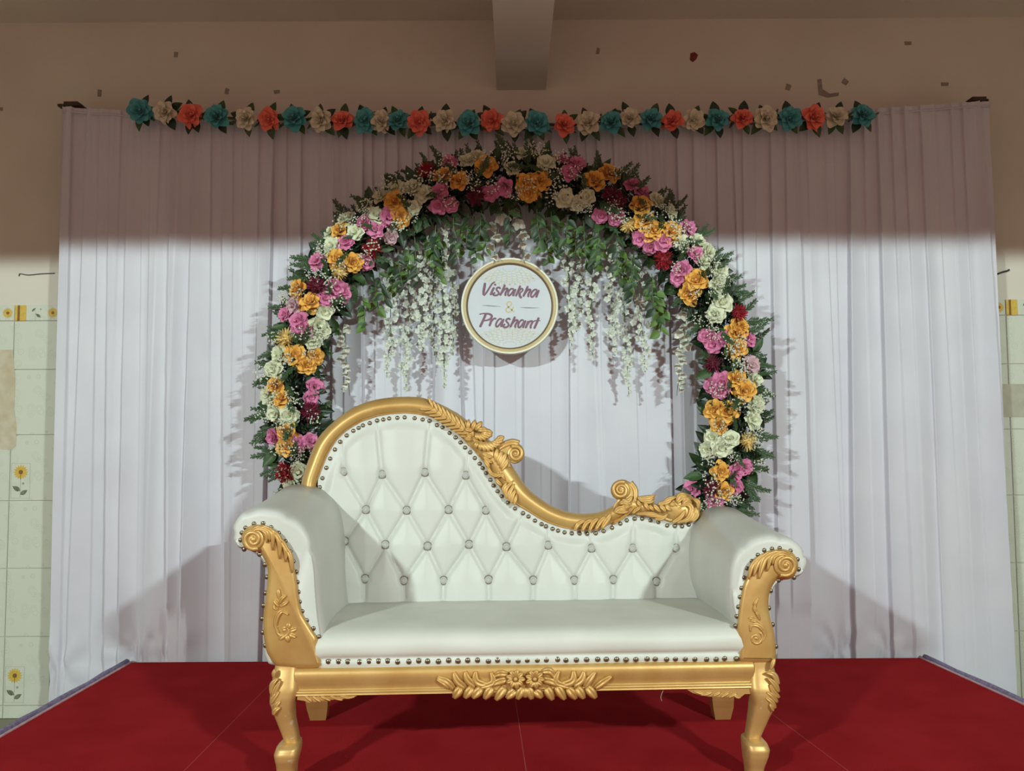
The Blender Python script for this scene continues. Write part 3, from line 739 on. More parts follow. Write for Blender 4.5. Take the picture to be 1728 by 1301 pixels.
def word(name, m, strokes, dots=()):
    b = MB()
    for i, (pts, wd) in enumerate(strokes):
        wd = [v*1.14 for v in wd] if hasattr(wd, '__len__') else wd*1.14
        ribbon(b, pts, wd, -0.0052-.00004*i, 13.01, 800, 465)
    for (x, y, r) in dots: flat(b, [((x/13.01+800-860)*sp+r/13.01*sp*math.cos(a), (517-465-y/13.01)*sp+r/13.01*sp*math.sin(a)) for a in np.linspace(0, 2*math.pi, 14)[:-1]], -0.0052, 0)
    b.build(name, m, board, False, False)
word('upper_name', MT['ink'], [
 ([(240,150),(225,250),(207,350),(208,430)], [46,52,50,44]), ([(212,440),(270,370),(340,260),(400,170),(460,132)], [30,34,34,32,26]),
 ([(442,252),(400,330),(358,428)], 44),
 ([(578,292),(556,258),(508,266),(492,308),(530,352),(542,396),(500,430),(440,430),(416,402),(465,368)], 36),
 ([(682,195),(632,310),(570,440)], 42), ([(600,390),(660,310),(715,280),(738,300),(692,380),(690,450)], 38),
 ([(880,298),(820,288),(765,340),(745,410),(768,442),(820,400),(882,310)], 34), ([(918,292),(880,380),(856,455)], 40),
 ([(1022,218),(975,330),(915,458)], 42), ([(955,395),(1025,300),(1064,288),(1072,325),(1015,380),(985,388)], 30), ([(1000,388),(1008,450),(1045,498)], 46),
 ([(1188,228),(1140,340),(1080,466)], 42), ([(1110,410),(1170,330),(1222,305),(1242,330),(1198,410),(1196,478)], 38),
 ([(1395,318),(1335,312),(1275,370),(1252,440),(1278,476),(1330,430),(1395,335)], 34), ([(1432,318),(1395,410),(1366,486)], 40)], [(462,195,25)])
word('lower_name', MT['ink'], [
 ([(258,838),(210,950),(160,1060),(122,1138)], 46), ([(112,852),(180,838),(270,838),(350,855),(384,892),(360,950),(280,985),(185,998)], [24,22,32,40,44,40,30,24]),
 ([(388,945),(362,1030),(330,1118)], 44), ([(350,1050),(410,970),(455,945),(482,965)], 34),
 ([(612,968),(562,956),(505,1010),(475,1090),(498,1132),(550,1090),(622,985)], 34), ([(652,958),(612,1060),(588,1140)], 40),
 ([(792,982),(765,950),(718,966),(704,1008),(742,1052),(756,1100),(712,1142),(652,1138),(632,1108),(682,1075)], 36),
 ([(898,905),(850,1020),(790,1145)], 42), ([(820,1090),(880,1010),(935,985),(957,1010),(908,1090),(900,1158)], 38),
 ([(1092,998),(1042,986),(990,1040),(965,1115),(988,1152),(1040,1110),(1102,1010)], 34), ([(1132,992),(1095,1090),(1070,1165)], 40),
 ([(1192,1005),(1165,1080),(1128,1168)], 42), ([(1155,1110),(1210,1030),(1262,1010),(1282,1035),(1244,1110),(1242,1176)], 38),
 ([(1424,930),(1380,1040),(1318,1180)], 44), ([(1280,1028),(1360,1000),(1460,1004)], [26,20,14])])
word('ampersand', MT['ink_gold'], [([(885,806),(830,760),(745,685),(722,625),(745,580),(790,575),(822,610),(810,650),(760,690),(708,730),(700,780),(750,806),(810,785),(850,725),(868,690)], 20)])
word('divider_line', MT['ink_grey'], [([(170,655),(300,662),(420,672),(592,684)], [3,13,13,3]), ([(1010,703),(1130,711),(1250,717),(1425,720)], [3,13,13,3])])
for s in (1, -1):
    b = MB(); cz = s*66
    for (R, nP, wd) in ((9,8,.8),(16,14,.7),(22,18,.7),(28,22,.6),(34,26,.6),(40,30,.6),(45,36,.6)):
        for k in range(nP):
            a0 = 2*math.pi*k/nP; a1 = 2*math.pi*(k+1)/nP; P = []
            for t in np.linspace(0,1,7):
                a = a0+(a1-a0)*t; rr = R*(1+.16*math.sin(math.pi*t)); P.append((rr*math.cos(a)*1.15, cz+rr*math.sin(a)*.62))
            if all(math.hypot(*q) < 69.5 for q in P): ribbon(b, [(860+x, 517-z) for x, z in P], wd, -0.0050, 1, 0, 0, 2, False)
            for f in (.88,):
                q = [(R*f*math.cos(a0)*1.15, cz+R*f*math.sin(a0)*.62), (R*1.0*math.cos(a0)*1.15, cz+R*1.0*math.sin(a0)*.62)]
                if all(math.hypot(*e) < 69.5 for e in q): ribbon(b, [(860+x, 517-z) for x, z in q], .7, -0.0049, 1, 0, 0, 2, False)
    b.build('lace_ornament', MT['ink_pale'], board, False, False)
for px in (836, 884):
    b = MB(); p0 = PX(px, 440, YS)-SC; p1 = PX(867+(px-860)*.9, 338, 3.79)-SC
    b.tube([p0+Vector((0,.004,-.01)), p1], .0016, 5); b.build('hanging_string', MT['twine'], board)

# ------------------------------------------------------------------ rose garland along the curtain top
YG = 3.89
gar = [('teal',zoomlist(190,140,3.927,[(185,185),(690,225),(1205,235),(1675,250)])+zoomlist(600,140,3.757,[(268,240),(718,255),(1152,255),(1622,250)])+zoomlist(1000,140,3.323,[(325,205),(700,205),(1105,200),(1515,185)])),
       ('ivory',zoomlist(190,140,3.927,[(345,195),(885,235),(1380,245)])+zoomlist(600,140,3.757,[(163,245),(565,245),(1000,260),(1475,255)])+zoomlist(1000,140,3.323,[(205,200),(565,210),(972,200),(1365,190)])),
       ('coral',zoomlist(190,140,3.927,[(520,215),(1035,240),(1525,250)])+zoomlist(600,140,3.757,[(403,250),(862,240),(1320,265)])+zoomlist(1000,140,3.323,[(445,215),(840,200),(1240,195)]))]
GR = PX(864, 205, YG); garland = empty('rose_garland', GR); tag(garland, 'long garland of teal, ivory and coral roses across curtain top', 'garland')
allr = sorted([(x, y, c) for c, l in gar for x, y in l])
b = MB(); b.tube(catmull([PX(x, y+1, YG+.03)-GR for x, y, c in allr], 3), .007, 6); b.build('rope', MT['stem'], garland)
RM = {c: [rose_mesh('rose', MT['f_'+c], 30+s) for s in range(3)] for c in ('teal','ivory','coral')}
LEAFG = [leaf_mesh('leaf', MT['leaf_dark'], 1, .34, .1, .1), leaf_mesh('leaf', MT['leaf_mid'], 1, .30, .1, .2)]
rg = random.Random(77)
for i, (x, y, c) in enumerate(allr):
    p = PX(x, y, YG-.02)-GR
    n = Vector((rg.uniform(-.35,.35), -1, rg.uniform(-.35,.25)))
    inst('rose', RM[c][i % 3], garland, p, look_rot(n.normalized(), rg.uniform(0,6)), rg.uniform(.053,.062))
    for a in (90+rg.uniform(-25,25), -60+rg.uniform(-25,20), rg.choice((150,30,-120))+rg.uniform(-20,20)):
        a = math.radians(a); d = Vector((math.cos(a), -.15, math.sin(a)))
        inst('leaf', LEAFG[rg.randrange(2)], garland, p+d*.026+Vector((0,.022,0)), leaf_rot(d, Vector((rg.uniform(-.3,.3),-1,.2))), rg.uniform(.055,.075))
    for s in (-1, 1):
        d = Vector((s*rg.uniform(.4,1), -.2, rg.uniform(-.9,.9)))
        inst('fern_sprig', FERN[i % 3], garland, p+Vector((s*.03,.025,0)), leaf_rot(d, Vector((0,-1,0))), rg.uniform(.045,.07))

# ------------------------------------------------------------------ the sofa
sofa = empty('wedding_sofa', S0, SROT); tag(sofa, 'white tufted chaise sofa with carved gold frame on red carpet', 'sofa')
def zl(z, pts): return zoomlist(*z, pts)
ZA, ZB, ZC = (490,655,5.76), (710,665,5.42), (900,790,5.76)
ZL, ZR = (385,810,4.064), (1150,860,4.818)
ZFL, ZFR, ZO = (430,1090,6.165), (1140,1090,6.165), (720,1110,5.236)
nailsA = zl(ZA, [(262,1000),(285,963),(312,875),(350,775),(387,685),(433,597),(484,522),(548,460),(612,415),(664,387),(705,362),(772,340),(843,315),(903,305),(960,295),(1040,289),(1111,284)])
nailsB = zl(ZA, [(1208,292),(1286,305),(1352,318),(1425,360),(1480,382),(1548,436),(1605,480),(1654,528),(1698,577)])+zl(ZB, [(453,533),(495,585),(539,637),(567,677),(599,723),(637,785),(667,837),(702,889),(742,935),(797,992),(862,1047),(935,1090),(985,1120),(1045,1158),(1105,1190),(1145,1210)])+zl(ZC, [(187,590),(240,608),(303,625),(374,635),(450,635)])
nailsC = zl(ZC, [(523,638),(607,633),(683,613),(765,580),(845,540),(908,508),(985,492)])
nailsD = zl(ZC, [(1058,492),(1138,508),(1215,525),(1300,558),(1375,563),(1445,566),(1510,550)])
outA = zl(ZA, [(95,985),(120,860),(160,740),(205,620),(260,500),(340,400),(440,310),(560,220),(700,150),(850,108),(1000,88),(1150,82)])
outB = zl(ZA, [(1150,82),(1280,92),(1400,130),(1520,185),(1620,240)])+zl(ZB, [(330,170),(420,237),(490,300),(565,365),(640,430),(720,500),(785,575),(828,645),(870,705),(940,810),(1010,890),(1100,960),(1200,1025)])+zl(ZC, [(200,375),(300,415),(420,438),(500,441)])
outC = zl(ZC, [(500,441),(620,430),(710,400),(780,360),(835,318),(900,280),(980,255),(1050,285)])
outD = zl(ZC, [(1050,285),(1110,305),(1170,340),(1240,350),(1310,312),(1390,250),(1450,232),(1520,258),(1575,300),(1618,335),(1630,390),(1600,460),(1560,520)])
def offset(poly, d):
    out = []
    for i in range(len(poly)):
        a = poly[max(0,i-1)]; c = poly[min(len(poly)-1,i+1)]; tx_, ty_ = c[0]-a[0], c[1]-a[1]; L = math.hypot(tx_, ty_) or 1
        out.append((poly[i][0]+ty_/L*d, poly[i][1]-tx_/L*d))
    return out
def resample(poly, n):
    P = np.array(poly, float); d = np.r_[0, np.cumsum(np.hypot(*np.diff(P, axis=0).T))]; t = np.linspace(0, d[-1], n)
    return list(zip(np.interp(t, d, P[:,0]), np.interp(t, d, P[:,1])))
def smooth2(poly, n=6): return [(p.x, p.y) for p in catmull([(x, y, 0) for x, y in poly], n)]
inAll = nailsA+nailsB+nailsC+nailsD
inn = offset(inAll, 6.5)
iA = inn[:len(nailsA)]; iB = inn[len(nailsA)-1:len(nailsA)+len(nailsB)]; iC = inn[len(nailsA)+len(nailsB)-1:len(nailsA)+len(nailsB)+len(nailsC)]; iD = inn[len(nailsA)+len(nailsB)+len(nailsC)-1:]
iA[0] = (534.5, 836)
I, O = [], []
for (si, so, n) in ((iA,outA,40),(iB,outB,56),(iC,outC,18),(iD,outD,26)):
    a = resample(smooth2(si), n); c = resample(smooth2(so), n)
    I += a if not I else a[1:]; O += c if not O else c[1:]
I.append((1166, 879)); O.append((1168, 875))

# tufted backrest upholstery
tuft = {}
R1 = [(579.6,796),(644.8,800.5),(717,797),(785.9,802)]
R2 = [(617.7,860),(686.3,861),(757,860),(820,861)]
R3 = [(581.4,913),(650.3,919),(721.6,921.5),(791.4,918.5),(854.5,922.5),(925,920),(998,925),(1067.5,925),(1141,925)]
R4 = [(615.9,976.5),(681.4,979.5),(748.4,979.5),(824.3,978),(900,979),(969,979),(1035,978),(1108,981)]
segs = [(R1[i], R2[i]) for i in range(4)]+[(R1[i+1], R2[i]) for i in range(3)]
segs += [(R2[i], R3[i]) for i in range(4)]+[(R2[i], R3[i+1]) for i in range(4)]
segs += [(R3[i], R4[i]) for i in range(8)]+[(R3[i+1], R4[i]) for i in range(8)]
segs += [(p, (p[0]+(1 if i % 2 else -1), 1012)) for i, p in enumerate(R4)]
segs += [(R1[0],(578,746)),(R1[1],(636,711)),(R1[2],(725,711)),(R1[3],(790,745)),(R3[4],(882,866)),(R3[5],(923,889)),(R3[6],(993,900)),(R3[7],(1069,874)),(R3[8],(1141,886))]
ity = sorted(inn[1:])
ixs = np.array([p[0] for p in ity]); iys = np.array([p[1] for p in ity])
def ytop(x): return 836.0 if x < 535.5 else float(np.interp(x, ixs, iys))-2
nx, ny = 250, 110
gxs = np.r_[np.linspace(514, 560, 40), np.linspace(560, 1184, nx)[1:]]
PXs = np.zeros((ny, len(gxs))); PYs = np.zeros_like(PXs)
for j, x in enumerate(gxs):
    yt = ytop(x); PXs[:,j] = x; PYs[:,j] = 1030+(yt-1030)*np.linspace(0,1,ny)
dmin = np.full(PXs.shape, 1e9)
for (a, c) in segs:
    ax, ay = a; dx, dy = c[0]-ax, c[1]-ay
    t = np.clip(((PXs-ax)*dx+(PYs-ay)*dy)/(dx*dx+dy*dy), 0, 1)
    dmin = np.minimum(dmin, np.hypot(PXs-ax-t*dx, PYs-ay-t*dy))
bd = np.full(PXs.shape, 1e9)
for r in R1+R2+R3+R4: bd = np.minimum(bd, np.hypot(PXs-r[0], PYs-r[1]))
nb = np.array(inAll); edge = np.full(PXs.shape, 1e9)
NBx = np.array([p for p in smooth2(inAll, 4)])
for q in NBx: edge = np.minimum(edge, np.hypot(PXs-q[0], PYs-q[1]))
sm01 = lambda v: np.clip(v,0,1)**2*(3-2*np.clip(v,0,1))
H = 0.0125*(1-np.exp(-(dmin/3.4)**1.5))-0.004+0.0095*sm01(dmin/30)+0.008*(sm01(bd/15)-1)
H = H*(0.12+0.88*sm01((edge-5)/16))+0.010
b = MB(); P = []
for i in range(ny):
    P.append([PB(PXs[i,j], PYs[i,j], float(H[i,j])) for j in range(len(gxs))])
b.grid(P)
back = b.build('backrest', MT['leather'], sofa)
b = MB(); rings = []
for k in range(len(I)):
    x, y = I[k]; rings.append([PB(x, y, -.01), PB(x, y, -.05), PB(x, 1035, -.05), PB(x, 1035, -.01)])
b.loft([[r[j] for r in rings] for j in range(4)], closed=False, cap0=False, cap1=False); b.build('back_panel', MT['leather'], sofa, False)
def hat(x, y):
    i = int(np.argmin(np.abs(gxs-x))); j = int(np.argmin(np.abs(PYs[:,i]-y))); return float(H[j,i])
for (a, c) in segs:
    b = MB(); n = 9; pts = []
    for k in range(n+1):
        x = a[0]+(c[0]-a[0])*k/n; y = a[1]+(c[1]-a[1])*k/n; pts.append(PB(x, y, hat(x, y)+.0002))
    b.tube(pts, .0020, 5); b.build('tuft_pleat', MT['pleat'], back)
def nail_mesh():
    b = MB(); rings = []
    for a in (0, 25, 50, 72):
        a = math.radians(a); rings.append([(math.cos(a)*math.cos(2*math.pi*k/10), -.62*math.sin(a), math.cos(a)*math.sin(2*math.pi*k/10)) for k in range(10)])
    b.loft(rings, 0, True, True, True); return b.mesh('nail_head', MT['nail'])
NAIL = nail_mesh()
def button_mesh():
    b = MB(); rings = []
    for a, f in ((-10,1.0),(18,1.0),(45,1.0),(70,1.0)):
        a = math.radians(a); rings.append([(math.cos(a)*math.cos(2*math.pi*(k+.5*(f>0))/12), -.85*math.sin(a), math.cos(a)*math.sin(2*math.pi*(k+.5)/12)) for k in range(12)])
    b.loft(rings, 0, True, True, True)
    b.tube([(1.0*math.cos(2*math.pi*k/16), 0.0, 1.0*math.sin(2*math.pi*k/16)) for k in range(16)], .17, 5, 1, closed=True)
    return b.mesh('tuft_button', [MT['crystal'], MT['nail']], False)
BUT = button_mesh()
for r in R1+R2+R3+R4: inst('tuft_button', BUT, back, PB(r[0], r[1], hat(*r)+.0105), (-.13,0,0), .0148)
for (x, y) in inAll: inst('nail_head', NAIL, back, PB(x, y, .012), (-.13,0,0), .0088)

# carved gold back rail
b = MB(); rings = []
for k in range(len(I)):
    (x0, y0), (x1, y1) = I[k], O[k]
    ring = []
    for t, h in ((0,-.05),(0,.012),(.05,.020),(.10,.018),(.16,.026),(.30,.034),(.5,.040),(.7,.036),(.85,.026),(.95,.012),(1,-.004),(1,-.05)):
        ring.append(PB(x0+(x1-x0)*t, y0+(y1-y0)*t, h))
    rings.append(ring)
b.loft(rings)
rail = b.build('back_rail', MT['gold'], sofa, True, sharp=50)
MPB = lambda x, y, h: PB(x, y, h)
def mpf(v): return lambda x, y, h: PS(x, y, v-h)
def carve(name, parent, path, wpx, h, mp, base=0.0, n=5, m=None, prof=None, lines=0):
    P = smooth2(path, n) if len(path) > 2 else resample(path, n+2); N = len(P); rings = []
    for i in range(N):
        t = i/(N-1); a = P[max(0,i-1)]; c = P[min(N-1,i+1)]; dx, dy = c[0]-a[0], c[1]-a[1]; L = math.hypot(dx,dy) or 1
        nx_, ny_ = -dy/L, dx/L
        hw = wpx/2*(prof(t) if prof else max(.10, math.sin(math.pi*min(.955,.10+.86*t))**.7))
        hh = h*(.45+.55*math.sin(math.pi*(.08+.80*t)))
        row = []
        for u, f in ((-1,-.25),(-.8,.55),(-.45,1.0),(-.1,.72),(0,.66),(.1,.72),(.45,1.0),(.8,.55),(1,-.25)):
            row.append(mp(P[i][0]+nx_*hw*u, P[i][1]+ny_*hw*u, base+hh*f))
        rings.append(row)
    b = MB(); b.loft(rings, closed=True); return b.build(name, m or MT['gold_lt'], parent)
def spiral(name, parent, cx, cy, R, turns, a0, sgn, mp, base, rm0, rm1, hub=True, squash=1.0):
    b = MB(); pts = []; rad = []; n = int(26*turns)
    for k in range(n+1):
        t = k/n; a = math.radians(a0)+sgn*2*math.pi*turns*t; r = R*(1-.80*t)
        pts.append(mp(cx+r*math.cos(a), cy+r*math.sin(a)*squash, base)); rad.append(rm0+(rm1-rm0)*t)
    b.tube(pts, rad, 8)
    if hub:
        c = mp(cx, cy, base); b.sphere(c, rm1*1.7, 10, 6, 0, (1,.7,1))
    return b.build(name, parent=parent, mats=MT['gold_lt'])
def disc(name, parent, cx, cy, R, mp, h0, h1):
    b = MB(); rings = []
    for r, h in ((R,h0),(R,h1*.6),(R*.93,h1*.9),(R*.8,h1)):
        rings.append([mp(cx+r*math.cos(2*math.pi*k/32), cy+r*math.sin(2*math.pi*k/32), h) for k in range(32)])
    b.loft(rings); return b.build(name, MT['gold'], parent, True, sharp=50)
# scrolls
s1 = zl(ZB, [(866,545)])[0]; s2 = zl(ZC, [(850,213)])[0]
disc('scroll_block', rail, s1[0], s1[1], 15.6, MPB, -.045, .030)
spiral('scroll', rail, s1[0], s1[1], 13.0, 1.7, -120, 1, MPB, .032, .0085, .0045)
carve('scroll_neck', rail, zl(ZB, [(700,500),(770,460),(840,440),(900,455)]), 15, .020, MPB, .020, prof=lambda t: .8)
disc('scroll_block', rail, s2[0], s2[1], 17.2, MPB, -.045, .034)
spiral('scroll', rail, s2[0], s2[1], 14.4, 1.9, -60, -1, MPB, .036, .0088, .0045)
carve('scroll_neck', rail, zl(ZC, [(940,140),(990,210),(990,300),(960,390),(880,470),(780,540)]), 11, .020, MPB, .018, prof=lambda t: 1-.6*t)
def back_block(name, pts, parent):
    P = smooth2(pts+[pts[0]], 3)[:-1]
    cx = sum(p[0] for p in P)/len(P); cy = sum(p[1] for p in P)/len(P); rings = []
    for f, h in ((1,-.045),(1,.014),(.97,.022),(.90,.027)): rings.append([PB(cx+(x-cx)*f, cy+(y-cy)*f, h) for x, y in P])
    b = MB(); b.loft(rings); return b.build(name, MT['gold'], parent, True, sharp=50)
back_block('scroll_root', zl(ZB, [(660,470),(720,450),(770,432),(850,434),(925,475),(945,545),(915,615),(860,637),(815,625),(820,680),(740,650),(680,560)]), rail)
back_block('scroll_root', zl(ZC, [(755,215),(775,150),(840,113),(900,115),(955,155),(990,220),(1030,280),(1040,360),(980,440),(880,450),(770,420),(780,362),(815,310),(770,275)]), rail)
# herringbone feather on the hump shoulder
sp0 = zl(ZB, [(60,95),(180,175),(300,255),(400,320),(470,380)])
spn = resample(smooth2(sp0), 11)
for k in range(10):
    (x, y), (x2, y2) = spn[k], spn[k+1]; dx, dy = x2-x, y2-y; L = math.hypot(dx, dy)
    for s in (1, -1):
        nxx, nyy = (dy/L*s, -dx/L*s); wl = 11 if s > 0 else 14
        carve('carved_feather', rail, [(x+dx*1.3, y+dy*1.3), (x+dx*.45+nxx*wl*.5, y+dy*.45+nyy*wl*.5), (x-dx*.7+nxx*wl, y-dy*.7+nyy*wl)], 5.6, .009, MPB, .036, 4)
# fan of petals
for path, wv in (([(430,330),(440,230)],9),([(470,330),(500,235)],10),([(500,330),(560,250)],11),([(520,330),(610,320)],11),([(400,320),(480,335)],9),
                 ([(560,340),(660,355)],12),([(560,350),(655,385)],11),([(555,355),(630,405)],10),([(545,360),(595,425)],10),([(530,360),(555,430)],10),([(510,355),(515,420)],10),
                 ([(690,420),(765,390)],11),([(670,430),(755,430)],11),([(650,440),(730,465)],11),([(640,440),(700,490)],10),([(620,440),(665,520)],11),([(595,440),(625,530)],11),([(570,440),(585,525)],11),([(545,440),(545,515)],10),([(515,430),(500,495)],10),
                 ([(400,400),(470,420)],8),([(420,370),(470,400)],9)):
    carve('carved_petal', rail, zl(ZB, path), wv, .016, MPB, .039, 4)
for path, wv in (([(700,500),(690,560),(690,620)],10),([(740,520),(720,590),(710,650)],11),([(780,540),(750,610),(725,680)],11),([(800,590),(770,650),(735,700)],10),([(560,540),(620,570),(660,570)],8),([(570,570),(620,610),(655,630)],8),([(580,600),(610,640),(625,690)],9),
                 ([(610,650),(640,720),(690,745),(720,725)],8),([(700,760),(740,740),(770,790)],8),([(690,770),(710,810),(745,840)],8),
                 ([(790,960),(780,870),(850,790)],9),([(810,980),(815,900),(860,820)],9),([(830,1000),(840,930),(870,870)],9),([(850,1020),(865,970),(880,910)],7),([(770,920),(760,860),(790,800)],8)):
    carve('carved_leaf', rail, zl(ZB, path), wv, .014, MPB, .037, 4)
spiral('small_scroll', rail, *zl(ZB, [(712,722)])[0], 4.2, 1.2, 180, -1, MPB, .036, .0032, .002)
# right end carvings
for path, wv in (([(400,610),(440,540),(510,505)],9),([(470,615),(520,530),(580,500)],10),([(540,615),(590,520),(640,485)],10),([(600,605),(660,510),(705,468)],10),([(660,590),(720,500),(755,435)],11),
                 ([(790,430),(840,390),(920,395)],11),([(840,350),(880,330),(960,350)],10),([(850,380),(900,370),(950,375)],9),([(860,310),(920,320),(965,270)],10),([(780,420),(860,425),(930,420)],9)):
    carve('carved_flute', rail, zl(ZC, path), wv, .014, MPB, .037, 5)
for path, wv in (([(1010,290),(1090,290),(1190,265)],9),([(1020,300),(1100,310),(1180,290)],8),([(1030,310),(1120,330),(1180,315)],8),([(1010,310),(1030,350),(1060,360)],8),([(1080,330),(1100,370),(1130,410)],9),([(1130,360),(1150,390),(1175,410)],8),
                 ([(1170,350),(1200,390),(1240,430)],9),([(1230,360),(1260,390),(1290,425)],9),([(1290,350),(1310,390),(1345,410)],9),([(1330,340),(1350,350),(1390,360)],9),([(1210,350),(1300,330),(1350,290)],10),([(1270,330),(1320,300),(1390,280)],9),
                 ([(960,440),(1010,400),(1050,370)],8),([(1000,445),(1120,440),(1230,455)],8),([(1180,490),(1250,490),(1310,440)],8),([(1060,440),(1160,460),(1290,470)],7)):
    carve('carved_leaf', rail, zl(ZC, path), wv, .014, MPB, .038, 4)
for path, wv in (([(1390,330),(1430,260),(1500,265)],10),([(1400,340),(1450,290),(1530,300)],10),([(1450,350),(1490,310),(1540,340)],10),([(1440,370),(1500,350),(1540,400),(1500,490),(1400,530)],11),([(1560,300),(1600,330),(1600,400)],10),
                 ([(1575,380),(1580,440),(1520,520)],10),([(1540,400),(1540,470),(1470,530)],10),([(1350,530),(1430,480),(1480,400)],9),([(1600,400),(1590,470),(1540,525)],8)):
    carve('carved_plume', rail, zl(ZC, path), wv, .015, MPB, .038, 5)
spiral('small_scroll', rail, *zl(ZC, [(1418,380)])[0], 4.6, 1.1, 200, 1, MPB, .040, .0032, .002)

# seat cushion
xl = PS(541, 1085, 0.0).x; xr = PS(1249, 1075, 0.0).x
zr = PS(880, 1121, 0.0).z                      # top of the gold rail
zs = PS(880, 1066, 0.005).z                    # front edge of the cushion
prof = [(0.004,zr-.01),(0.0,zr+.004),(-0.004,zr+.020),(0.004,zr+.023),(-0.010,zr+.035),(-0.017,(zr+zs)/2),(-0.014,zs-.025),(-0.004,zs-.008),(0.014,zs+.003),(0.045,zs+.009),(0.12,zs+.012),(0.25,zs+.012),(0.40,zs+.006),(0.56,zs-.008),(0.60,zs-.05)]
b = MB(); P = []; nu = 60
for k in range(nu+1):
    u = k/nu; e = 1-abs(2*u-1); f = min(1, (e/.06))**.5; row = []
    for (v, z) in prof:
        q = z if z < zr+.02 else z-.012*(1-f)
        row.append((xl-.03+(xr-xl+.06)*u, v+(.010*(1-f) if v < .02 else 0)+.0015*math.sin(17*u+40*z), q+.002*math.sin(9*u+11*v)*(v > .02)))
    P.append(row)
b.grid(P); seat = b.build('seat_cushion', MT['leather_seat'], sofa)
rn = random.Random(4)
for k in range(42):
    x = 555+(1241-555)*k/41+rn.uniform(-1.8,1.8); y = 1117-(x-555)*.0085+rn.uniform(-1,1)
    p = PS(x, y, -.001); inst('nail_head', NAIL, seat, p, (0,0,0), .0092)
b = MB(); b.box((xl-.02, .03, zr-.09), (xr+.02, .50, zr-.004)); b.build('seat_frame', MT['stage'], sofa, False)

# rolled arms
def arm(side, prof, outer_nails, panel, depth, z_drop):
    n = len(prof); C = Vector((sum(p[0] for p in prof)/n, 0, sum(p[1] for p in prof)/n)); rings = []
    S = catmull([(x, 0, z) for x, z in prof], 4, True); N = len(S)
    turn = []
    for i in range(N):
        a, c = S[i]-S[i-2], S[(i+2)%N]-S[i]; turn.append((a.x*c.z-a.z*c.x)/(a.length*c.length+1e-9))
    sgn = 1 if sum(turn) > 0 else -1
    lim = [.012 if any(turn[(i+k) % N]*sgn < .015 for k in range(-5, 6)) else 1.0 for i in range(N)]
    for v, ins in ((.000,.026),(.000,.020),(.002,.013),(.008,.006),(.018,.0015),(.05,0),(.12,.002),(.25,.004),(.40,.003),(depth-.02,.0),(depth,.02)):
        row = []
        for i in range(N):
            t = (S[(i+1)%N]-S[i-1]); t.normalize(); nr = Vector((-t.z, 0, t.x))
            cw = (.008*max(0, math.sin(i*.80+side))**5*math.exp(-((v-.02)/.035)**2)) if S[i].z > .66 else 0.0
            q = S[i]-nr*side*(min(ins, lim[i])+cw)
            row.append((q.x, v, q.z+(v/depth)*z_drop*(1 if q.z > .55 else 0)*min(1,(q.z-.55)/.2)))
        rings.append(row)
    b = MB(); b.loft(rings); return b.build('arm', MT['leather'], sofa)
def loc(x, y, v=0.03): p = PS(x, y, v); return (p.x, p.z)
profL = [loc(562,1120),loc(552,1080),loc(545,1040),loc(541,1000),loc(538,955),loc(530,915),loc(512,884),loc(480,864),loc(445,858),loc(413,864),loc(396,885),loc(395,908),loc(405,925),loc(428,932),loc(446,950),loc(452,985),loc(446,1030),loc(444,1070),loc(450,1110),loc(470,1122)]
profR = [loc(1243,1110),loc(1243,1075),loc(1237,1050),loc(1228,1020),loc(1226,980),loc(1232,945),loc(1250,918),loc(1280,904),loc(1312,903),loc(1340,913),loc(1357,935),loc(1358,955),loc(1346,972),loc(1316,980),loc(1302,995),loc(1298,1022),loc(1302,1050),loc(1307,1080),loc(1309,1104),loc(1280,1115)]
armL = arm(-1, profL, None, None, .575, .045)
armR = arm(1, profR, None, None, .575, .045)
def poly_panel(name, pts, v, t, parent):
    P = smooth2(pts+[pts[0]], 3)[:-1]; N = len(P)
    area = sum(P[i][0]*P[(i+1)%N][1]-P[(i+1)%N][0]*P[i][1] for i in range(N)); sg = 1 if area > 0 else -1
    def inset(d):
        o = []
        for i in range(N):
            a = P[i-1]; c = P[(i+1)%N]; dx, dy = c[0]-a[0], c[1]-a[1]; L = math.hypot(dx,dy) or 1
            o.append((P[i][0]-dy/L*d*sg, P[i][1]+dx/L*d*sg))
        return o
    rings = []
    for d, h in ((0,-t),(0,.0),(.8,.005),(2.4,.009),(5,.0125),(8,.0145)):
        rings.append([PS(x, y, v-h) for x, y in inset(d)])
    b = MB(); b.loft(rings); o = b.build(name, MT['gold'], parent, True, sharp=55)
    return o
pL = zl(ZL, [(305,1250),(262,1170),(243,1060),(240,950),(255,820),(268,700),(270,610),(245,540),(215,495),(165,490),(115,465),(92,420),(95,370),(130,325),(185,305),(240,308),(290,330),(340,375),(390,430),(425,500),(450,570),(465,640),(478,730),(490,830),(510,910),(540,965),(580,1030),(615,1085),(614,1140),(626,1190),(634,1230),(636,1265),(610,1286),(560,1290),(500,1290),(420,1286),(340,1278)])
pR = zl(ZR, [(470,1216),(474,1160),(475,1100),(452,980),(462,850),(477,740),(500,620),(522,565),(557,470),(610,390),(680,345),(750,325),(830,320),(900,345),(940,400),(950,460),(930,520),(890,560),(830,570),(780,567),(740,620),(715,690),(708,780),(720,870),(745,960),(762,1060),(768,1150),(768,1200),(755,1240),(690,1246),(620,1246),(550,1246),(490,1240)])
panL = poly_panel('arm_panel', pL, 0.0, .05, sofa); panR = poly_panel('arm_panel', pR, 0.0, .05, sofa)
F0 = mpf(0.0)
disc('scroll_block', panL, *zl(ZL, [(170,408)])[0], 19, F0, -.03, .022); disc('scroll_block', panR, *zl(ZR, [(848,450)])[0], 21, F0, -.03, .022)
spiral('scroll', panL, *zl(ZL, [(172,408)])[0], 16.5, 1.6, 60, 1, F0, .022, .0075, .0055)
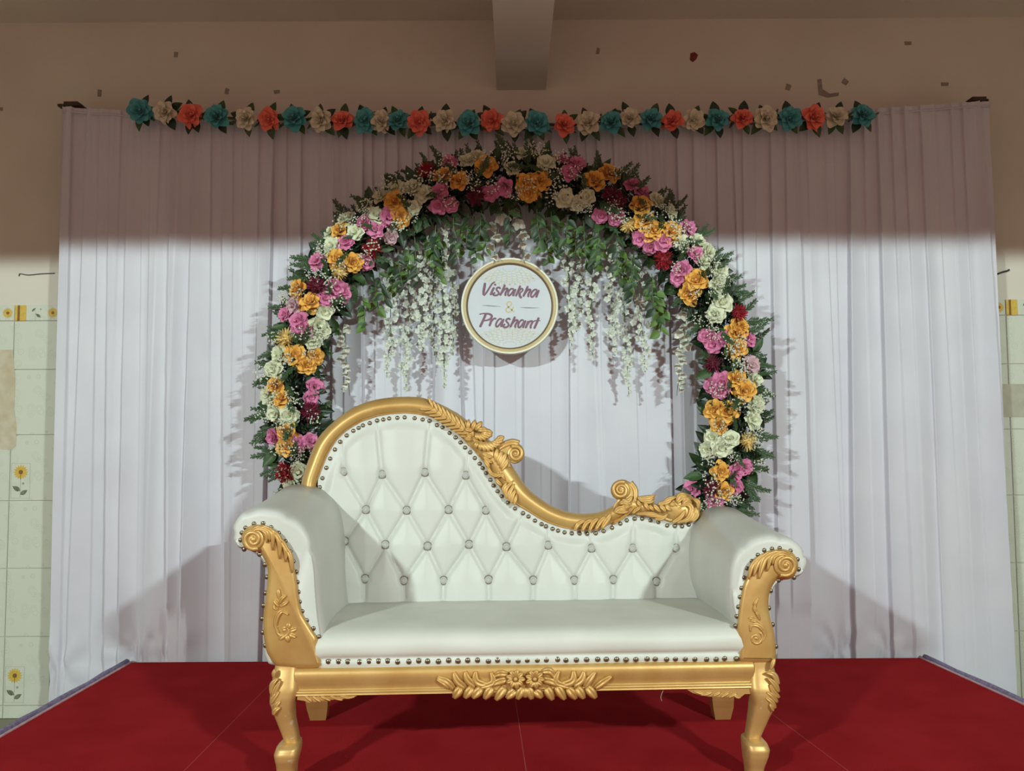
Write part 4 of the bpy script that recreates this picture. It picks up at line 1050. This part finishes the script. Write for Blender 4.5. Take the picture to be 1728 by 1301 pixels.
spiral('scroll', panR, *zl(ZR, [(846,452)])[0], 18.0, 1.6, 120, -1, F0, .022, .0075, .0055)
for path, wv in (([(140,375),(200,330),(255,360),(265,430)],10),([(200,320),(270,350),(285,420)],10),([(230,315),(300,360),(305,480)],11),([(270,330),(345,400),(355,540)],12),([(310,360),(390,460),(395,560)],11),([(350,400),(425,520),(440,635)],10)):
    carve('carved_leaf', panL, zl(ZL, path), wv, .012, F0, .016, 5)
for path, wv in (([(900,400),(830,355),(760,380),(740,450)],10),([(840,345),(740,370),(695,500)],11),([(780,335),(690,390),(650,480),(630,560)],12),([(720,340),(630,420),(585,540)],11),([(670,360),(580,450),(545,565)],10)):
    carve('carved_leaf', panR, zl(ZR, path), wv, .012, F0, .016, 5)
for path, wv in (([(355,820),(345,780),(348,745)],9),([(350,850),(370,810),(400,790)],8),([(350,870),(325,840),(315,820)],9),([(350,870),(385,850),(412,830)],8),([(345,880),(320,880),(312,850)],7),([(415,925),(370,900),(335,940),(325,1000),(350,1050)],10)):
    carve('carved_leaf', panL, zl(ZL, path), wv, .010, F0, .012, 5)
spiral('carved_curl', panL, *zl(ZL, [(385,1030)])[0], 14, 1.0, 215, -1, F0, .013, .0055, .004)
for k in range(5):
    a = math.radians(-75+k*52); cx, cy = zl(ZL, [(400,1045)])[0]
    carve('carved_petal', panL, [(cx+5*math.cos(a), cy+5*math.sin(a)), (cx+19*math.cos(a), cy+17*math.sin(a))], 12, .008, F0, .012, 4)
for path, wv in (([(600,800),(600,760),(628,712)],7),([(625,840),(600,820),(592,770)],7),([(600,900),(570,880),(545,885)],8),([(640,900),(620,850),(600,830)],7),([(650,960),(600,905),(560,905)],8),([(560,990),(570,940),(630,945),(680,1010),(650,1080)],9),([(680,1040),(660,960),(615,900)],7)):
    carve('carved_leaf', panR, zl(ZR, path), wv, .010, F0, .012, 5)
spiral('carved_curl', panR, *zl(ZR, [(605,1045)])[0], 12, 1.3, 300, 1, F0, .013, .0055, .004)
for (x, y) in zl(ZL, [(120,328),(178,300),(240,297),(295,325),(347,363),(392,420),(426,490),(447,558),(466,630),(475,700),(482,768),(490,835),(508,900),(540,962),(585,1018),(622,1075),(617,1130),(631,1180),(86,412),(95,362),(110,475),(215,510),(252,580),(266,665),(257,775),(243,860),(234,950),(238,1045),(256,1135)]):
    inst('nail_head', NAIL, armL, PS(x, y, .001), (0,0,0), .0080)
for (x, y) in zl(ZR, [(465,1020),(462,1100),(437,1202),(438,945),(450,868),(461,790),(475,710),(487,637),(510,552),(533,477),(572,418),(620,368),(672,330),(735,318),(797,313),(885,335),(942,405),(952,485),(915,552),(790,574),(725,660),(710,800),(740,935),(768,1112)]):
    inst('nail_head', NAIL, armR, PS(x, y, .001), (0,0,0), .0080)

# front rail
x0 = PS(498, 1140, 0).x; x1 = PS(1270, 1135, 0).x
zb = PS(880, 1167, 0).z
rp = [(.05,zr),(.004,zr),(-.004,zr-.003),(-.010,zr-.010),(-.013,zr-.020),(-.012,zr-.034),(-.007,zr-.050),(-.003,zb+.020),(-.004,zb+.017),(-.010,zb+.015),(-.011,zb+.011),(-.006,zb+.009),(-.010,zb+.007),(-.011,zb+.002),(-.006,zb),(.05,zb)]
b = MB(); b.loft([[(x0+(x1-x0)*k/20, v, z) for v, z in rp] for k in range(21)]); frail = b.build('front_rail', MT['gold'], sofa, True, sharp=60)
FR = mpf(0.0)
def zo(path): return zl(ZO, path)
bp = zo([(100,170),(240,150),(420,140),(600,150),(780,110),(960,105),(1140,130),(1300,130),(1480,140),(1620,165),(1500,275),(1440,330),(1250,335),(1120,345),(870,335),(620,345),(480,335),(260,335),(220,270)])
b = MB(); b.loft([[PS(x, y, .03) for x, y in bp], [PS(x, y, -.006) for x, y in bp], [PS(860+(x-860)*.985, 1155+(y-1155)*.9, -.010) for x, y in bp]]); b.build('carving_ground', MT['gold'], frail, True, sharp=40)
for path in ([(300,262),(240,360)],[(400,262),(335,358)],[(480,268),(405,358)],[(575,260),(510,365)],[(690,262),(610,375)],[(780,285),(705,360)],[(850,260),(800,368)],[(872,265),(872,352)],[(900,260),(930,368)],[(960,285),(1020,355)],[(1060,262),(1115,375)],[(1150,252),(1222,370)],[(1250,268),(1322,365)],[(1330,262),(1392,362)],[(1420,258),(1497,358)]):
    carve('carved_petal', frail, zo(path), 18, .017, FR, .011, 6, prof=lambda t: max(.25, math.sin(math.pi*min(.93,.22+.74*t))**.6))
for path, wv in (([(240,272),(180,210),(95,168)],13),([(340,262),(270,205),(242,125)],14),([(430,252),(365,195),(340,118)],14),([(540,247),(440,210),(432,118)],14),([(470,262),(585,220),(568,122)],12),([(200,270),(160,230),(90,190)],9),
                 ([(720,150),(650,140),(592,165)],12),([(720,190),(640,210),(556,245)],13),([(1020,125),(1090,120),(1145,185)],12),([(1020,190),(1100,210),(1178,247)],13),
                 ([(1270,262),(1145,215),(1170,110)],12),([(1190,242),(1290,205),(1300,112)],14),([(1300,247),(1370,195),(1388,118)],14),([(1400,257),(1440,195),(1490,122)],13),([(1490,267),(1560,215),(1635,160)],13)):
    carve('carved_plume', frail, zo(path), wv*1.15, .016, FR, .011, 6, prof=lambda t: max(.25, math.sin(math.pi*min(.92,.18+.78*t))**.6))
for cx, cy in zo([(785,190),(957,190)]):
    for k in range(9):
        a = 2*math.pi*k/9
        carve('rosette_petal', frail, [(cx+4*math.cos(a), cy+4*math.sin(a)), (cx+16.5*math.cos(a), cy+16.5*math.sin(a))], 10.5, .010, FR, .026, 4)
    b = MB(); c = FR(cx, cy, .034); b.sphere(c, .0075, 10, 6); b.build('rosette_centre', MT['gold_lt'], frail)
# leaf brackets where the rail meets the legs
for pts, lv in ((zl(ZFL, [(440,480),(440,560),(520,572),(560,590),(640,580),(760,560),(850,560),(1000,545),(1060,520),(1100,480)]), [([(520,520),(570,555),(600,585)]),([(600,525),(650,555),(690,585)]),([(680,525),(740,545),(790,572)]),([(780,520),(850,545),(915,565)]),([(880,515),(960,535),(1040,530)])]),
                (zl(ZFR, [(120,455),(180,490),(250,510),(330,525),(440,530),(560,530),(650,540),(690,525),(720,500),(780,500),(780,440)]), [([(190,470),(260,490),(330,520)][::1]),([(470,480),(420,505),(390,520)]),([(560,485),(510,510),(470,535)]),([(640,490),(590,515),(550,535)]),([(600,495),(640,530),(680,535)]),([(380,480),(320,500),(260,510)])])):
    b = MB(); P = pts
    b.loft([[PS(x, y, .04) for x, y in P], [PS(x, y, .0) for x, y in P], [PS(x, y, -.004) for x, y in P]]); br = b.build('bracket', MT['gold'], sofa, False)
    z = ZFL if pts[0][0] < 864 else ZFR
    for path in lv: carve('carved_leaf', br, zl(z, path), 7, .008, FR, .003, 4)

# legs
def leg(name, st, parent, m, nq=20):
    rings = []
    for (y, xa, xb, vf, vb) in st:
        ring = []
        pl = PS(xa, y, vf); pr_ = PS(xb, y, vf); cx = (pl.x+pr_.x)/2; hw = (pr_.x-pl.x)/2; z = pl.z
        cv = (vf+vb)/2; hv = (vb-vf)/2
        for k in range(nq):
            a = 2*math.pi*(k+.5)/nq; ca, sa = math.cos(a), math.sin(a); e = .55
            ring.append((cx+hw*math.copysign(abs(ca)**e, ca), cv+hv*math.copysign(abs(sa)**e, sa), z))
        rings.append(ring)
    rings = [[tuple(x) for x in r] for r in rings]
    R = []
    for i in range(len(rings)-1):
        for k in range(3):
            t = k/3; R.append([tuple(a+(c-a)*t for a, c in zip(p, q)) for p, q in zip(rings[i], rings[i+1])])
    R.append(rings[-1])
    z0 = 0.0
    R = [[(x, v, max(z, z0)) for x, v, z in r] for r in R]
    b = MB(); b.loft(R); return b.build(name, m, parent, True, sharp=70)
def stz(z, rows): return [(z[1]+y/z[2], z[0]+a/z[2], z[0]+c/z[2], vf, vb) for (y, a, c, vf, vb) in rows]
LG = stz(ZFL, [(160,190,446,-.004,.075),(230,190,444,-.006,.075),(350,163,444,-.016,.075),(480,140,440,-.026,.072),(560,131,412,-.028,.068),(620,132,393,-.026,.064),(700,165,384,-.020,.058),(800,210,398,-.010,.054),(920,260,432,.000,.052),(1020,298,447,.004,.056)])
RG = stz(ZFR, [(120,785,1036,-.004,.075),(250,782,1052,-.008,.075),(380,779,1088,-.018,.075),(470,785,1100,-.026,.072),(540,812,1094,-.028,.068),(620,830,1070,-.024,.064),(700,816,1034,-.018,.058),(780,795,990,-.010,.054),(880,770,940,.000,.052),(985,752,892,.004,.056)])
lgL = leg('front_leg', LG, sofa, MT['gold_leg']); lgR = leg('front_leg', RG, sofa, MT['gold_leg'])
FL_ = stz(ZFL, [(1022,300,447,-.004,.06),(1045,245,449,-.018,.06),(1090,200,446,-.030,.06),(1160,174,438,-.036,.06),(1220,186,424,-.034,.058),(1260,198,414,-.028,.056),(1300,206,409,-.022,.054),(1400,212,404,-.020,.052)])
FR_ = stz(ZFR, [(980,748,895,-.004,.06),(1005,744,945,-.018,.06),(1050,750,985,-.030,.06),(1110,758,1011,-.036,.06),(1180,764,996,-.034,.058),(1240,764,968,-.028,.056),(1290,770,945,-.022,.054),(1380,776,934,-.020,.052)])
leg('foot', FL_, lgL, MT['gold_leg']); leg('foot', FR_, lgR, MT['gold_leg'])
LV = mpf(-.020)
for path, wv in (([(190,560),(210,470),(265,360)],11),([(165,600),(200,540),(255,470)],11),([(200,650),(230,610),(265,570)],10),([(190,720),(215,670),(265,640)],10),([(165,500),(185,400),(240,335)],10),([(195,330),(198,290),(205,240)],8)):
    carve('carved_leaf', lgL, zl(ZFL, path), wv, .009, LV, .004, 5)
for path, wv in (([(1075,400),(1020,300),(945,280)],11),([(1075,480),(1030,400),(960,330)],11),([(1080,540),(1020,480),(985,400)],10),([(1060,590),(1010,520),(950,480)],10),([(1040,650),(1000,580),(940,540)],10),([(1030,130),(1010,190),(990,250)],9),([(1020,680),(1000,640),(980,600)],7)):
    carve('carved_leaf', lgR, zl(ZFR, path), wv, .009, LV, .004, 5)
def rear(z, top, bot):
    v = 0.46
    zb_ = PZ(z[0]+bot[0]/z[2], z[1]+bot[2]/z[2], 0.0); vv = (SRI @ (zb_-S0)).y
    rings = []
    for (y, a, c, dv) in ((z[1]+380/z[2], z[0]+top[0]/z[2]-3, z[0]+top[1]/z[2]+2, -.02), (z[1]+top[2]/z[2], z[0]+top[0]/z[2], z[0]+top[1]/z[2], -.012), (z[1]+(top[2]*.6+bot[2]*.4)/z[2], z[0]+(top[0]*.7+bot[0]*.3)/z[2], z[0]+(top[1]*.85+bot[1]*.15)/z[2], -.006), (z[1]+bot[2]/z[2], z[0]+bot[0]/z[2], z[0]+bot[1]/z[2], 0)):
        p, q = PS(a, y, vv+dv), PS(c, y, vv+dv); zz = max(0.0, p.z)
        rings.append([(p.x, vv+dv, zz), (q.x, vv+dv, zz), (q.x, vv+dv+.05, zz), (p.x, vv+dv+.05, zz)])
    b = MB(); b.loft(rings); b.build('rear_leg', MT['gold'], sofa, False)
rear(ZFL, (528,757,590), (575,737,776)); rear(ZFR, (385,608,570), (415,572,768))
# loose thread under the rail
b = MB(); b.tube(catmull([PS(x, y, .01) for x, y in ((1120,1163),(1117,1170),(1115,1177),(1117,1183))], 4), .0009, 4); b.build('loose_thread', MT['twine'], sofa)
